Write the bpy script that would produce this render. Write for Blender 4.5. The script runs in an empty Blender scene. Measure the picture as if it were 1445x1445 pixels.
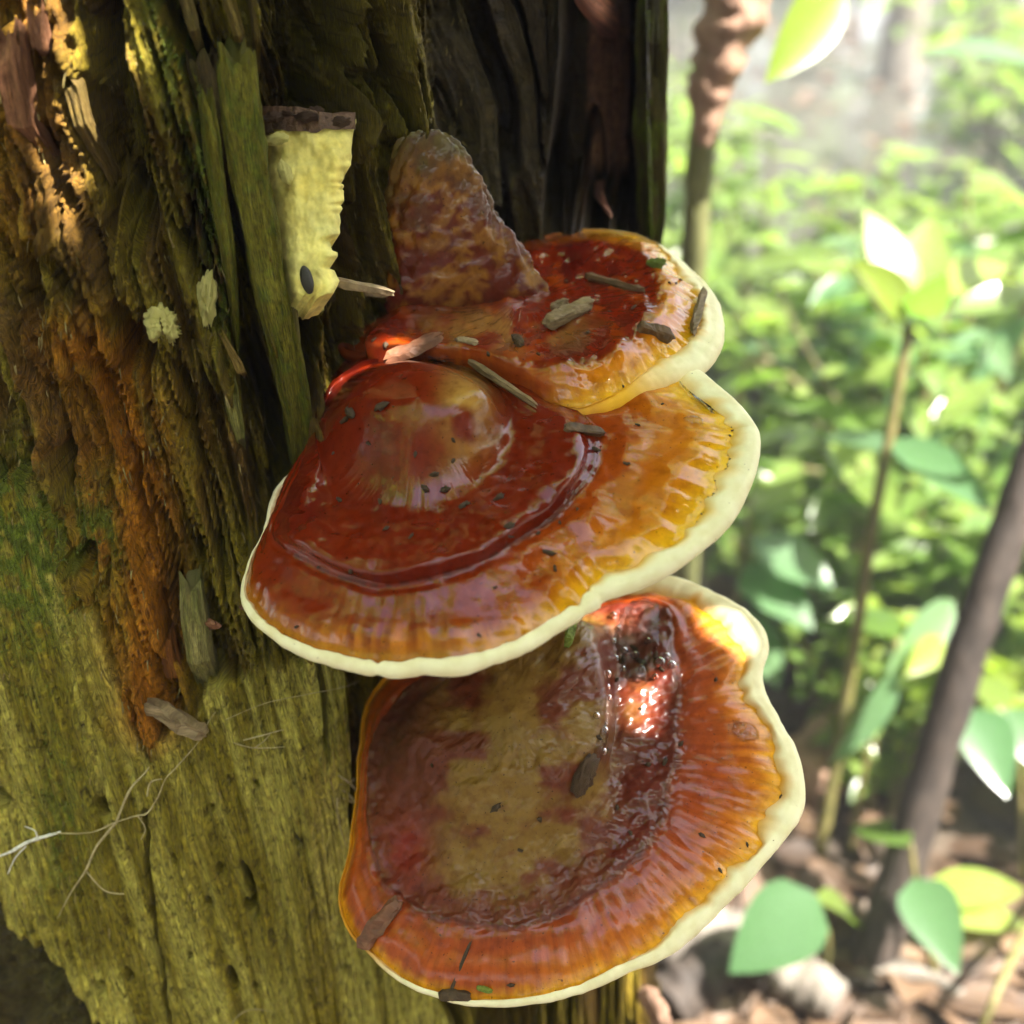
import bpy, math, random
import numpy as np
from mathutils import Vector, Matrix
random.seed(7)
RNG = np.random.default_rng(11)
S = bpy.context.scene
COL = S.collection
# ------------------------------------------------------------------ camera
PITCH = math.radians(28.0); CAMZ = 0.85; FPX = 1445*50/36.0; CX = 722.5
cd = bpy.data.cameras.new('camera'); cam = bpy.data.objects.new('camera', cd); COL.objects.link(cam)
cam.location = (0, 0, CAMZ); cam.rotation_euler = (math.pi/2-PITCH, 0, 0)
cd.lens = 50; cd.sensor_width = 36; cd.clip_start = 0.02; cd.clip_end = 300
cd.dof.use_dof = True; cd.dof.focus_distance = 0.492; cd.dof.aperture_fstop = 6.6
S.camera = cam
CAM = np.array([0, 0, CAMZ]); RT = np.array([1., 0, 0])
FW = np.array([0, math.cos(PITCH), -math.sin(PITCH)]); UP = np.array([0, math.sin(PITCH), math.cos(PITCH)])
def P(px, py, d):
    return CAM + d*(FW + RT*(px-CX)/FPX - UP*(py-CX)/FPX)
def proj(v):
    w = np.asarray(v)-CAM; d = w@FW
    return CX+FPX*(w@RT)/d, CX-FPX*(w@UP)/d, d
def cvec(x, y, z): return RT*x+UP*y-FW*z          # camera-frame direction (z toward camera)
# ------------------------------------------------------------------ light
SUN = np.array([0.50, -0.22, 0.84]); SUN /= np.linalg.norm(SUN)
w = bpy.data.worlds.new('World'); S.world = w; w.use_nodes = True
nt = w.node_tree; bg = nt.nodes['Background']; sky = nt.nodes.new('ShaderNodeTexSky')
sky.sky_type = 'NISHITA'; sky.sun_disc = False; sky.dust_density = 4.0; sky.ozone_density = 0.3; sky.air_density = .8
sky.sun_elevation = math.asin(SUN[2]); sky.sun_rotation = math.atan2(SUN[0], SUN[1])
nt.links.new(sky.outputs[0], bg.inputs[0]); bg.inputs[1].default_value = 0.09
sl = bpy.data.lights.new('sun', 'SUN'); sl.energy = 5.0; sl.angle = math.radians(0.5); sl.color = (1, .95, .86)
so = bpy.data.objects.new('sun', sl); COL.objects.link(so); so.location = (2, -1, 6)
so.rotation_euler = Vector(SUN).to_track_quat('Z', 'Y').to_euler()
S.view_settings.view_transform = 'Standard'; S.view_settings.look = 'None'; S.view_settings.gamma = 1
S.view_settings.exposure = 3.05
S.render.engine = 'CYCLES'
S.cycles.use_denoising = True; S.cycles.use_light_tree = False
S.cycles.max_bounces = 5; S.cycles.diffuse_bounces = 3; S.cycles.glossy_bounces = 3; S.cycles.transmission_bounces = 4; S.cycles.transparent_max_bounces = 8
# ------------------------------------------------------------------ noise
def _h(ix, iy, iz, s):
    n = (ix*374761393 + iy*668265263 + iz*2147483647 + s*974634777) & 0xffffffff
    n = ((n ^ (n >> 13))*1274126177) & 0xffffffff
    n = (n ^ (n >> 16)) & 0xffffffff
    return n/4294967295.0*2-1
def vn(x, y, s=0):
    x = np.asarray(x, float); y = np.asarray(y, float)
    xi = np.floor(x).astype(np.int64); yi = np.floor(y).astype(np.int64)
    fx = x-xi; fy = y-yi; fx = fx*fx*fx*(fx*(fx*6-15)+10); fy = fy*fy*fy*(fy*(fy*6-15)+10)
    a = _h(xi, yi, 0, s); b = _h(xi+1, yi, 0, s); c = _h(xi, yi+1, 0, s); d = _h(xi+1, yi+1, 0, s)
    return (a*(1-fx)+b*fx)*(1-fy)+(c*(1-fx)+d*fx)*fy
def fbm(x, y, o=4, s=0, g=.5):
    t = 0; a = 1.; n = 0
    for i in range(o):
        t = t+a*vn(x*2**i+17.3*i, y*2**i+5.7*i, s+i); n += a; a *= g
    return t/n
def sst(a, b, x):
    t = np.clip((x-a)/(b-a), 0, 1); return t*t*(3-2*t)
def mixc(a, b, t):
    return a*(1-t[..., None])+np.asarray(b)*t[..., None]
# ------------------------------------------------------------------ object helpers
def tag(o, label=None, cat=None, group=None, kind=None):
    if label: o['label'] = label
    if cat: o['category'] = cat
    if group: o['group'] = group
    if kind: o['kind'] = kind
    return o
def empty(name, loc=(0, 0, 0)):
    o = bpy.data.objects.new(name, None); COL.objects.link(o); o.location = loc; o.empty_display_size = .02
    return o
def link(name, me, mat=None, parent=None):
    o = bpy.data.objects.new(name, me); COL.objects.link(o)
    if mat is not None and len(me.materials) == 0: me.materials.append(mat)
    if parent is not None:
        o.parent = parent; o.matrix_parent_inverse = Matrix.Translation(-parent.location)
    return o
def mesh_np(name, V, F, smooth=True, col=None, fc=None):
    me = bpy.data.meshes.new(name); V = np.asarray(V, np.float32); F = np.asarray(F, np.int32)
    n = F.shape[1]
    me.vertices.add(len(V)); me.vertices.foreach_set('co', V.ravel())
    me.loops.add(F.size); me.loops.foreach_set('vertex_index', F.ravel())
    me.polygons.add(len(F)); me.polygons.foreach_set('loop_start', np.arange(0, F.size, n, dtype=np.int32))
    me.polygons.foreach_set('loop_total', np.full(len(F), n, np.int32))
    me.polygons.foreach_set('use_smooth', np.full(len(F), smooth))
    if col is not None:
        a = me.attributes.new('Col', 'FLOAT_COLOR', 'POINT')
        a.data.foreach_set('color', (col if col.shape[1] == 4 else np.concatenate([col, np.ones((len(col), 1))], 1)).astype(np.float32).ravel())
    if fc is not None:
        a = me.attributes.new('fc', 'FLOAT_VECTOR', 'POINT'); a.data.foreach_set('vector', np.asarray(fc, np.float32).ravel())
    me.update(calc_edges=True); me.validate()
    return me
def gridfaces(nr, nc, wrap=False, off=0):
    i = np.arange(nr-1)[:, None]; j = np.arange(nc if wrap else nc-1)[None, :]; k = (j+1) % nc
    return (np.stack([i*nc+j, i*nc+k, (i+1)*nc+k, (i+1)*nc+j], -1).reshape(-1, 4)+off)
def tube_arrays(pts, rad, n=7, jit=0., seed=0):
    pts = np.asarray(pts, float); m = len(pts); rad = np.broadcast_to(np.asarray(rad, float), (m,))
    t = np.gradient(pts, axis=0); t /= np.linalg.norm(t, axis=1)[:, None]+1e-12
    ref = np.array([.31, .52, .79]); a = np.cross(t, ref); a /= np.linalg.norm(a, axis=1)[:, None]; b = np.cross(t, a)
    an = np.linspace(0, 2*math.pi, n, endpoint=False)
    r = rad[:, None]*(1+jit*fbm(np.arange(m)[:, None]*.7+np.zeros(n), np.cos(an)[None, :]*1.5+np.sin(an)[None]*.7, 2, seed))
    V = pts[:, None]+(a[:, None]*np.cos(an)[None, :, None]+b[:, None]*np.sin(an)[None, :, None])*r[..., None]
    V = V.reshape(-1, 3); F = gridfaces(m, n, True)
    V = np.concatenate([V, pts[:1], pts[-1:]])
    c = [[(k+1) % n, k, m*n, m*n] for k in range(n)]+[[(m-1)*n+k, (m-1)*n+(k+1) % n, m*n+1, m*n+1] for k in range(n)]
    return V, F, np.array(c)
def tube(name, pts, rad, mat, parent=None, n=7, jit=0., seed=0, sub=0):
    pts = np.asarray(pts, float)
    if sub:
        u = np.linspace(0, len(pts)-1, sub); k = np.arange(len(pts)); rr = np.broadcast_to(np.asarray(rad, float), (len(pts),))
        P2 = np.stack([crom(k, pts[:, i], u) for i in range(3)], 1); rad = np.interp(u, k, rr); pts = P2
    V, F, c = tube_arrays(pts, rad, n, jit, seed)
    me = bpy.data.meshes.new(name)
    me.from_pydata(V.tolist(), [], F.tolist()+[list(x[:3]) for x in c.tolist()])
    me.polygons.foreach_set('use_smooth', [True]*len(me.polygons)); me.update()
    return link(name, me, mat, parent)
def crom(k, y, u):
    y = np.asarray(y, float); i = np.clip(np.floor(u).astype(int), 0, len(y)-2); t = u-i
    p1 = y[i]; p2 = y[i+1]; p0 = y[np.maximum(i-1, 0)]; p3 = y[np.minimum(i+2, len(y)-1)]
    return .5*(2*p1+(p2-p0)*t+(2*p0-5*p1+4*p2-p3)*t*t+(3*p1-p0-3*p2+p3)*t**3)
# ------------------------------------------------------------------ materials
class NB:
    def __init__(s, name):
        s.m = bpy.data.materials.new(name); s.m.use_nodes = True; s.t = s.m.node_tree
        s.b = s.t.nodes['Principled BSDF']; s.o = s.t.nodes['Material Output']
    def n(s, ty, **kw):
        x = s.t.nodes.new(ty)
        for k, v in kw.items():
            if k[0] == 'i': x.inputs[int(k[1:])].default_value = v
            else: setattr(x, k, v)
        return x
    def l(s, a, b): s.t.links.new(a, b)
    def attr(s, name): return s.n('ShaderNodeAttribute', attribute_name=name)
    def noise(s, vec, scale, detail=4, rough=.55, mapscale=None):
        if mapscale is not None:
            mp = s.n('ShaderNodeMapping'); mp.inputs[3].default_value = mapscale; s.l(vec, mp.inputs[0]); vec = mp.outputs[0]
        x = s.n('ShaderNodeTexNoise'); x.inputs['Scale'].default_value = scale; x.inputs['Detail'].default_value = detail
        x.inputs['Roughness'].default_value = rough
        if vec is not None: s.l(vec, x.inputs['Vector'])
        return x.outputs[0]
    def ramp(s, fac, stops):
        r = s.n('ShaderNodeValToRGB'); e = r.color_ramp.elements
        while len(e) < len(stops): e.new(.5)
        for el, (p, c) in zip(e, stops):
            el.position = p; el.color = (*c, 1) if len(c) == 3 else c
        s.l(fac, r.inputs[0]); return r.outputs[0]
    def mix(s, fac, a, b, mode='MIX'):
        x = s.n('ShaderNodeMix', data_type='RGBA', blend_type=mode)
        for i, v in ((0, fac), (6, a), (7, b)):
            if hasattr(v, 'is_linked'): s.l(v, x.inputs[i])
            else: x.inputs[i].default_value = v if i == 0 else (*v, 1)
        return x.outputs[2]
    def bump(s, h, strength, dist, prev=None):
        x = s.n('ShaderNodeBump')
        if hasattr(strength, 'is_linked'): s.l(strength, x.inputs['Strength'])
        else: x.inputs['Strength'].default_value = strength
        x.inputs['Distance'].default_value = dist
        s.l(h, x.inputs['Height'])
        if prev is not None: s.l(prev, x.inputs['Normal'])
        return x.outputs[0]
    def P(s, **kw):
        for k, v in kw.items():
            i = s.b.inputs[k.replace('_', ' ')]
            if hasattr(v, 'is_linked'): s.l(v, i)
            else: i.default_value = (*v, 1) if isinstance(v, tuple) and i.type == 'RGBA' else v
        return s
def objcoord(b): return b.n('ShaderNodeTexCoord').outputs['Object']
def mat_stump():
    b = NB('rotten_wood'); c = b.attr('Col').outputs['Color']; v = b.attr('fc').outputs['Vector']
    f1 = b.noise(v, 1, 4, .7, (40, 3., 1)); f2 = b.noise(v, 1, 4, .7, (11, 9, 1)); f3 = b.noise(v, 1, 2, .6, (90, 7, 1))
    k = b.ramp(f1, [(.30, (.20, .17, .13)), (.47, (.92, .92, .92)), (.70, (1.7, 1.62, 1.35))])
    c2 = b.mix(1., c, k, 'MULTIPLY')
    k2 = b.ramp(f2, [(.3, (.62, .55, .5)), (.55, (1, 1, 1)), (.75, (1.2, 1.2, 1.05))]); c3 = b.mix(1., c2, k2, 'MULTIPLY'); k3 = b.ramp(f3, [(.32, (.6, .57, .5)), (.5, (1, 1, 1)), (.7, (1.3, 1.28, 1.2))]); c3 = b.mix(1., c3, k3, 'MULTIPLY')
    n = b.bump(f1, .8, .0026); n = b.bump(f3, .5, .0009, n); n = b.bump(f2, .5, .0014, n)
    b.P(Base_Color=c3, Roughness=b.ramp(f2, [(.3, (.42,)*3), (.7, (.8,)*3)]), Normal=n, Specular_IOR_Level=.16)
    return b.m
def mat_cap(name, coat=1., rough=.32, bs=.5, wr=1., rc_=.5):
    b = NB(name); ca = b.attr('Col'); c = ca.outputs['Color']
    cw = b.n('ShaderNodeMath', operation='MULTIPLY'); cw.inputs[1].default_value = coat; b.l(ca.outputs['Alpha'], cw.inputs[0]); cw = cw.outputs[0]; v = b.attr('fc').outputs['Vector']; oc = objcoord(b)
    sx = b.n('ShaderNodeSeparateXYZ'); b.l(v, sx.inputs[0]); rw = sx.outputs[2]
    rad = b.noise(v, 1, 3, .6, (70, 5, 0)); iso = b.noise(oc, 260, 3, .6); sp = b.noise(oc, 900, 1, .5); big = b.noise(oc, 60, 2, .55)
    k = b.ramp(rad, [(.3, (1-.5*rc_, 1-.6*rc_, 1-.7*rc_)), (.5, (1, 1, 1)), (.72, (1+.4*rc_, 1+.45*rc_, 1+.5*rc_))]); c = b.mix(rw, c, k, 'MULTIPLY')
    k = b.ramp(iso, [(.32, (.7, .62, .55)), (.52, (1, 1, 1)), (.7, (1.12, 1.14, 1.1))]); c = b.mix(.8, c, k, 'MULTIPLY')
    spd = b.ramp(sp, [(.24, (.15, .1, .07)), (.29, (1, 1, 1))]); c = b.mix(.8, c, spd, 'MULTIPLY')
    def bw(st):
        x = b.n('ShaderNodeMath', operation='MULTIPLY'); x.inputs[1].default_value = st; b.l(rw, x.inputs[0]); return x.outputs[0]
    n = b.bump(rad, bw(.35*wr), .0012); n = b.bump(iso, .25*bs, .0012, n); n = b.bump(big, .22*bs, .004, n)
    cn = n
    b.P(Base_Color=c, Roughness=rough+.1, Normal=n, Specular_IOR_Level=.15, Coat_Weight=cw,
        Coat_IOR=1.5, Coat_Roughness=b.ramp(iso, [(.35, (rough*.35,)*3), (.7, (rough*.9,)*3)]), Coat_Normal=cn)
    return b.m
def mat_simple(name, c1, c2, scale, rough=.7, bump=.4, bd=.002, stretch=(1, 1, 1), spec=.4, sss=0., coat=0.):
    b = NB(name); oc = objcoord(b); f = b.noise(oc, scale, 5, .62, stretch); g = b.noise(oc, scale*4.3, 4, .6, stretch)
    c = b.ramp(f, [(.3, c1), (.7, c2)]); k = b.ramp(g, [(.3, (.65,)*3), (.55, (1,)*3), (.75, (1.25,)*3)]); c = b.mix(1., c, k, 'MULTIPLY')
    n = b.bump(f, bump, bd); n = b.bump(g, bump*.8, bd*.4, n)
    b.P(Base_Color=c, Roughness=rough, Normal=n, Specular_IOR_Level=spec, Coat_Weight=coat, Coat_Roughness=.12)
    return b.m
def mat_leaf(name, c1, c2, tr, rough=.25, tw=.45):
    b = NB(name); oi = b.n('ShaderNodeObjectInfo').outputs['Random']; at = b.attr('rnd').outputs['Fac']
    ad = b.n('ShaderNodeMath', operation='ADD'); b.l(oi, ad.inputs[0]); b.l(at, ad.inputs[1])
    fr = b.n('ShaderNodeMath', operation='FRACT'); b.l(ad.outputs[0], fr.inputs[0])
    c = b.ramp(fr.outputs[0], [(0., c1), (1., c2)])
    v = b.noise(objcoord(b), 45, 3); k = b.ramp(v, [(.3, (.75,)*3), (.7, (1.2,)*3)]); c = b.mix(1., c, k, 'MULTIPLY')
    b.P(Base_Color=c, Roughness=rough, Specular_IOR_Level=.5)
    t = b.n('ShaderNodeBsdfTranslucent'); tc = b.mix(1., c, tr, 'MULTIPLY'); b.l(tc, t.inputs[0])
    m = b.n('ShaderNodeMixShader'); m.inputs[0].default_value = tw; b.l(b.b.outputs[0], m.inputs[1]); b.l(t.outputs[0], m.inputs[2])
    b.l(m.outputs[0], b.o.inputs[0])
    return b.m
M = {}
M['stump'] = mat_stump()
M['cap'] = mat_cap('lacquered_crust', 1., .10, .34, .08, .14)
M['cap_wet'] = mat_cap('wet_wrinkled_crust', .8, .28, .55, .15, .45)
M['cap_rough'] = mat_cap('lumpy_crust', .8, .22, 1.2, .4, .4)
bl = NB('cream_margin'); lo_ = objcoord(bl); lc = bl.attr('Col').outputs['Color']; l1 = bl.noise(lo_, 130, 4, .55); l2 = bl.noise(lo_, 900, 2, .5)
lc = bl.mix(1., lc, bl.ramp(l1, [(.3, (.88, .84, .74)), (.6, (1, 1, 1)), (.8, (1.05, 1.05, 1.05))]), 'MULTIPLY'); lc = bl.mix(1., lc, bl.ramp(l2, [(.22, (.3, .2, .1)), (.26, (1, 1, 1))]), 'MULTIPLY')
bl.P(Base_Color=lc, Roughness=.5, Specular_IOR_Level=.3, Normal=bl.bump(l1, .12, .002)); M['lip'] = bl.m
M['pore'] = mat_simple('pore_layer', (.55, .46, .24), (.72, .62, .36), 500, .8, .4, .0008)
M['chip'] = mat_simple('weathered_chip', (.11, .068, .030), (.32, .225, .115), 60, .7, .6, .0015, (1, 1, 8))
M['chip_dark'] = mat_simple('dark_chip', (.04, .020, .009), (.15, .080, .032), 80, .6, .6, .0012)
M['chip_pale'] = mat_simple('pale_chip', (.16, .105, .05), (.34, .25, .14), 80, .75, .5, .001)
M['bark_red'] = mat_simple('reddish_bark_chip', (.09, .035, .018), (.24, .10, .05), 70, .6, .6, .0015)
M['crust_brown'] = mat_simple('brown_crust', (.05, .025, .012), (.19, .10, .05), 130, .6, .8, .003)
M['crumb'] = mat_simple('dark_crumb', (.02, .012, .006), (.09, .05, .02), 300, .7, .4, .0005)
M['flesh'] = mat_simple('pale_yellow_flesh', (.72, .56, .10), (.90, .83, .30), 30, .75, .45, .002, sss=.1)
M['root'] = mat_simple('dry_rootlet', (.22, .16, .06), (.50, .42, .22), 120, .7, .3, .0005)
M['root_white'] = mat_simple('bleached_root', (.60, .56, .48), (.82, .79, .72), 120, .65, .3, .0005)
M['seed'] = mat_simple('slate_hull', (.012, .010, .007), (.045, .036, .026), 90, .55, .3, .0008)
M['fibre'] = mat_simple('loose_wood_fibre', (.14, .095, .03), (.36, .28, .09), 200, .75, .2, .0004)
M['moss'] = mat_simple('green_moss', (.07, .10, .010), (.19, .24, .03), 300, .8, .5, .001)
M['cream'] = mat_simple('cream_fungus', (.66, .56, .13), (.86, .79, .30), 150, .75, .6, .0015, sss=.1)
M['bark_dark'] = mat_simple('sapling_bark', (.014, .010, .008), (.05, .036, .028), 60, .75, .6, .003, (1, 1, .3))
M['bark_pink'] = mat_simple('flaking_bark', (.16, .085, .055), (.42, .26, .18), 26, .8, .8, .01, (1, 1, .35))
M['bark_green'] = mat_simple('algae_bark', (.06, .065, .02), (.17, .17, .06), 50, .75, .6, .004, (1, 1, .3))
M['bark_grey'] = mat_simple('grey_bark', (.09, .075, .06), (.24, .21, .18), 30, .8, .8, .008, (1, 1, .4))
M['stem'] = mat_simple('plant_stem', (.06, .06, .015), (.17, .14, .045), 60, .6, .3, .001)
M['leaf'] = mat_leaf('green_leaf', (.08, .14, .03), (.15, .20, .05), (2.4, 2.6, 1.4))
M['leaf_cool'] = mat_leaf('cool_green_leaf', (.065, .14, .06), (.11, .18, .085), (2.2, 2.6, 1.9))
M['leaf_lime'] = mat_leaf('lime_leaf', (.13, .19, .025), (.2, .25, .05), (2.2, 2.3, 1.2))
M['leaf_canopy'] = mat_leaf('canopy_leaf', (.05, .10, .02), (.09, .14, .025), (4.6, 2.9, 1.9), tw=.5)
M['litter'] = mat_leaf('dry_fallen_leaf', (.035, .018, .010), (.14, .085, .05), (1, 1, 1), .6, .15)
bw = NB('rain_water'); bw.P(Base_Color=(1, 1, 1), Roughness=.02, IOR=1.33, Transmission_Weight=1.); M['water'] = bw.m
bg_ = NB('forest_soil'); oc = objcoord(bg_); f = bg_.noise(oc, 3.1, 8, .65); f2 = bg_.noise(oc, 26, 6, .7)
cc = bg_.ramp(f, [(.3, (.02, .013, .008)), (.5, (.05, .034, .022)), (.7, (.10, .072, .05))]); kk = bg_.ramp(f2, [(.3, (.4,)*3), (.6, (1.1,)*3)])
bg_.P(Base_Color=bg_.mix(1., cc, kk, 'MULTIPLY'), Roughness=.9, Normal=bg_.bump(f2, .8, .02)); M['soil'] = bg_.m
# ------------------------------------------------------------------ ground
def gz(x, y): return .035*fbm(np.asarray(x)*.8+4, np.asarray(y)*.8, 3, 91)-.01
u = np.linspace(-1, 1, 181); gx = np.sign(u)*(np.abs(u)**3)*60+u*2.5
X, Y = np.meshgrid(gx, gx+1.5)
Vg = np.stack([X, Y, gz(X, Y)], -1).reshape(-1, 3)
tag(link('ground', mesh_np('ground', Vg, gridfaces(181, 181)), M['soil']), kind='structure')
bs_ = NB('stream_water'); sw = bs_.noise(objcoord(bs_), 14, 3, .5); bs_.P(Base_Color=(.05, .05, .04), Roughness=.06, IOR=1.33, Specular_IOR_Level=.6, Normal=bs_.bump(sw, .12, .01)); M['stream'] = bs_.m
us = np.linspace(0, 1, 40); e_ = np.stack([np.interp(us, [0, 1], [-.6, 6.]), 2.3+.8*us+.2*np.sin(us*9)], 1); wv_ = 4.2+.4*np.sin(us*5+1)
VS = np.concatenate([np.stack([e_[:, 0], e_[:, 1]-wv_*.25, 0*us+.022], 1), np.stack([e_[:, 0], e_[:, 1]+wv_, 0*us+.022], 1)])
tag(link('stream', mesh_np('stream', VS, gridfaces(2, 40))  , M['stream']), kind='structure')
# ------------------------------------------------------------------ stump
def axis_c(z): return np.stack([-.135-.03*(z-.615), .64+.14*(z-.615), z], -1)
def rad(z, th): return .20*(1+.28*np.exp(-np.maximum(z, 0)/.10)*(1+.25*np.cos(5*th+.6)))
def smap(lo, hi, full_lo, full_hi, fine, coarse):
    a = np.arange(full_lo, lo, coarse); b = np.arange(lo, hi, fine); c = np.arange(hi, full_hi+1e-9, coarse); return np.concatenate([a, b, c])
TH = smap(math.radians(-22), math.radians(98), math.radians(-178), math.radians(178), .00062/.2, .02)
ZZ = smap(.35, .80, -.06, 1.32, .00062, .007)
th, zz = np.meshgrid(TH, ZZ)
cen = axis_c(zz); Rr = rad(zz, th); dirs = np.stack([np.sin(th), -np.cos(th), 0*th], -1)
base = cen+dirs*Rr[..., None]
px, py, dep = proj(base)
ww = np.clip((900-px)/550, 0, 1)
q = px-.29*ww*(py-722)
q = q+8*fbm(px/120, py/260, 3, 3)
iv = np.interp
def lin(v, xs, ys): return np.interp(v, xs, ys)
# --- zone masks
jag = 26*fbm(q/9, py/150, 2, 21)+14*fbm(q/28, py/200, 2, 22)
bA = lin(px, [-200, 0, 50, 65, 85, 103, 106, 135, 150, 172, 215, 260, 300, 345, 420, 500, 560], [640, 655, 668, 720, 785, 800, 845, 850, 905, 955, 1045, 1020, 975, 930, 915, 925, 930])
zA = sst(-3, 3, py-bA-jag*.8)                                   # sound lower wood
edgeA = lin(py, [900, 945, 1075, 1200, 1330, 1445, 1700], [500, 505, 513, 506, 560, 640, 760])
zR = sst(-4, 4, px-edgeA-.12*jag)                               # recess right of the front slab
zA2 = zA*(1-zR)
h = np.zeros_like(px)
n1 = fbm(q/60, py/520, 4, 1); n2 = fbm(q/17, py/210, 4, 2); n3 = fbm(q/6, py/90, 3, 5); iso = fbm(q/13, py/26, 4, 8)
rid = 1-np.abs(fbm(q/26, py/330, 4, 12))*2.6
# rough upper wood: terraced plates
terr = n1*3.2+n2*.9; fl = np.floor(terr); fr = terr-fl; tt = fl+sst(.43, .58, fr)
rough = 1.3*(.0175*(tt/3.2)+.0040*rid+.0032*n2+.0018*n3+.0013*np.where(iso > 0, iso, iso*1.7))
rough = rough*(1-.7*sst(600, 700, px)*(1-sst(900, 1000, py)))
smooth = .0035*n1+.0013*n2+.0009*n3+.0003*iso
ck = np.abs(fbm(q/34, py/620, 3, 18)); ck2 = np.abs(fbm(q/13, py/300, 2, 19))
h = rough*(1-zA2)+(.0022*n1+.0011*n2+.0010*n3+.0004*iso)*zA2
h -= (1-sst(.015, .07, ck))*(.024*(1-zA2)+.0015*zA2)+(1-sst(.01, .08, ck2))*(.0045*(1-zA2)+.0006*zA2)
h += .004*zA2-.008*(1-zA)*sst(100, 160, px)*(1-sst(330, 400, px))
h -= .026*zR*sst(900, 960, py)*(1-sst(1230, 1420, py))
def strip(xs_l, xs_r, ys, dh, soft_l=4, soft_r=4, top=None, bot=None, jf=.35):
    j = jag*jf
    l = lin(py, ys, xs_l); r = lin(py, ys, xs_r)
    m = sst(-soft_l, soft_l, px+j-l)*(1-sst(-soft_r, soft_r, px+j*.7-r))
    t0 = ys[0] if top is None else top; b0 = ys[-1] if bot is None else bot
    m = m*sst(-4, 4, py-t0+jag*.9)*(1-sst(-30, 30, py-b0+jag*1.5))
    return (dh*1.25 if dh < 0 else dh)*m
# the wood behind the fungi has rotted back
h -= .042*sst(420, 520, px+.3*jag)*(1-sst(880, 915, px))*(1-.55*sst(700, 1100, py))
# fins on the upper left
h += strip([8, 20, 30, 50], [46, 60, 74, 95], [40, 110, 200, 275], .013, 8, 3, bot=340)
h += strip([60, 68, 75], [76, 86, 95], [12, 80, 165], .010, 5, 3, bot=200)
h += strip([95, 98, 90, 85], [110, 130, 165, 175], [35, 160, 260, 430], .011, 6, 3, bot=520)
h += strip([112, 132, 150], [170, 190, 215], [-60, 130, 270], -.028, 6, 4, bot=330)
h += strip([150, 165, 195, 215, 250, 268], [205, 225, 264, 290, 323, 335], [-200, 0, 110, 230, 400, 500], .013, 14, 3, bot=560)
h += strip([262, 276, 292, 310], [284, 296, 312, 326], [135, 200, 300, 400], .006, 3, 3, bot=470)
h += strip([225, 285, 305, 332, 350], [262, 330, 345, 372, 405], [0, 130, 300, 470, 600], -.030, 4, 5, bot=640)
h += strip([300, 330, 362], [350, 372, 388], [-200, 0, 150], .004, 5, 3, bot=175)
# dark hollows between splinters and fungi
h += strip([380, 375, 380, 400, 400], [540, 548, 545, 470, 445], [-200, 100, 330, 500, 640], -.033, 7, 6, bot=760)
h += strip([345, 352, 360, 372], [402, 430, 440, 425], [540, 620, 700, 780], -.028, 4, 8, bot=900)
h += strip([392, 398, 408], [425, 440, 438], [430, 500, 600], .020, 3, 5, bot=650)
h += strip([520, 528, 540], [552, 556, 556], [-200, 100, 480], .020, 4, 4, bot=520)
h += strip([596, 600, 606], [636, 642, 652], [-200, 100, 215], .010, 4, 4, bot=240)
h += strip([645, 660, 700], [785, 782, 778], [-300, 100, 420], -.016, 10, 8, bot=460, jf=.06)
vf = fbm(q/24, py/1400, 3, 13); h += .010*vf*sst(600, 660, px)*(1-sst(420, 560, py))
h += strip([782, 786, 772], [908, 906, 915], [-300, 100, 345], -.075, 5, 5, bot=380, jf=.05)
h += strip([300, 318, 336, 348], [309, 328, 344, 354], [488, 570, 680, 745], .010, 3, 2, bot=800)
h += strip([163, 160, 172], [216, 226, 210], [445, 480, 515], -.030, 5, 5, bot=535)
h += strip([92, 82, 98], [100, 102, 104], [590, 640, 675], -.020, 3, 3, bot=680)
h += strip([44, 40, 46], [52, 62, 60], [632, 642, 652], -.014, 4, 4, bot=655)
h += strip([104, 106], [136, 140], [770, 798], -.018, 3, 3, bot=802)
h += strip([-200, -200, -200], [70, 40, 60], [450, 560, 660], .004, 4, 10)
# sound wood: cracks and borer holes
crk = np.abs(px+3*fbm(px/30, py/25, 2, 66)-lin(py, [1130, 1220, 1340, 1445, 1600], [209, 214, 229, 243, 262]))
h -= .010*(1-sst(1.2, 3.6, crk))*sst(1125, 1150, py)
crk2 = np.abs(px+3*vn(px/30, py/25, 67)-lin(py, [935, 1000, 1085], [452, 458, 466])); h -= .009*(1-sst(2, 6, crk2))*sst(930, 945, py)*(1-sst(1060, 1100, py))
crk3 = np.abs(px-lin(py, [790, 850, 900], [151, 155, 161])); h -= .008*(1-sst(1, 4, crk3))*sst(780, 800, py)*(1-sst(890, 910, py))
for (hx, hy, a, b_, dp) in [(352, 1235, 6, 28, .014), (356, 1272, 9, 14, .014), (330, 1372, 6, 16, .018), (149, 1130, 8, 19, .014), (5, 1118, 13, 17, .016), (188, 1368, 5, 10, .012), (146, 1382, 6, 9, .01), (297, 1262, 4, 9, .008), (312, 1215, 3, 9, .007), (86, 1212, 4, 6, .006), (272, 1336, 4, 6, .008), (361, 1382, 4, 5, .007), (68, 1043, 4, 9, .006), (44, 1100, 3, 12, .006), (103, 1330, 3, 9, .006), (362, 1100, 3, 6, .005), (420, 1180, 3, 8, .005), (300, 1130, 3, 7, .005), (250, 1200, 3, 8, .004), (120, 1250, 3, 9, .005)]:
    e = ((px-.3*(py-hy)-hx)/a)**2+((py-hy)/b_)**2
    h -= dp*(1-sst(.45, 1.25, e+.25*n3))
# dark broken corner at the lower left
bc = lin(px, [-100, 0, 20, 50, 80, 110, 150, 180], [1225, 1255, 1305, 1325, 1350, 1392, 1450, 1520])
zC = sst(-6, 6, py-bc-jag*.5); h -= .02*zC; h += zC*.006*iso
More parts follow.
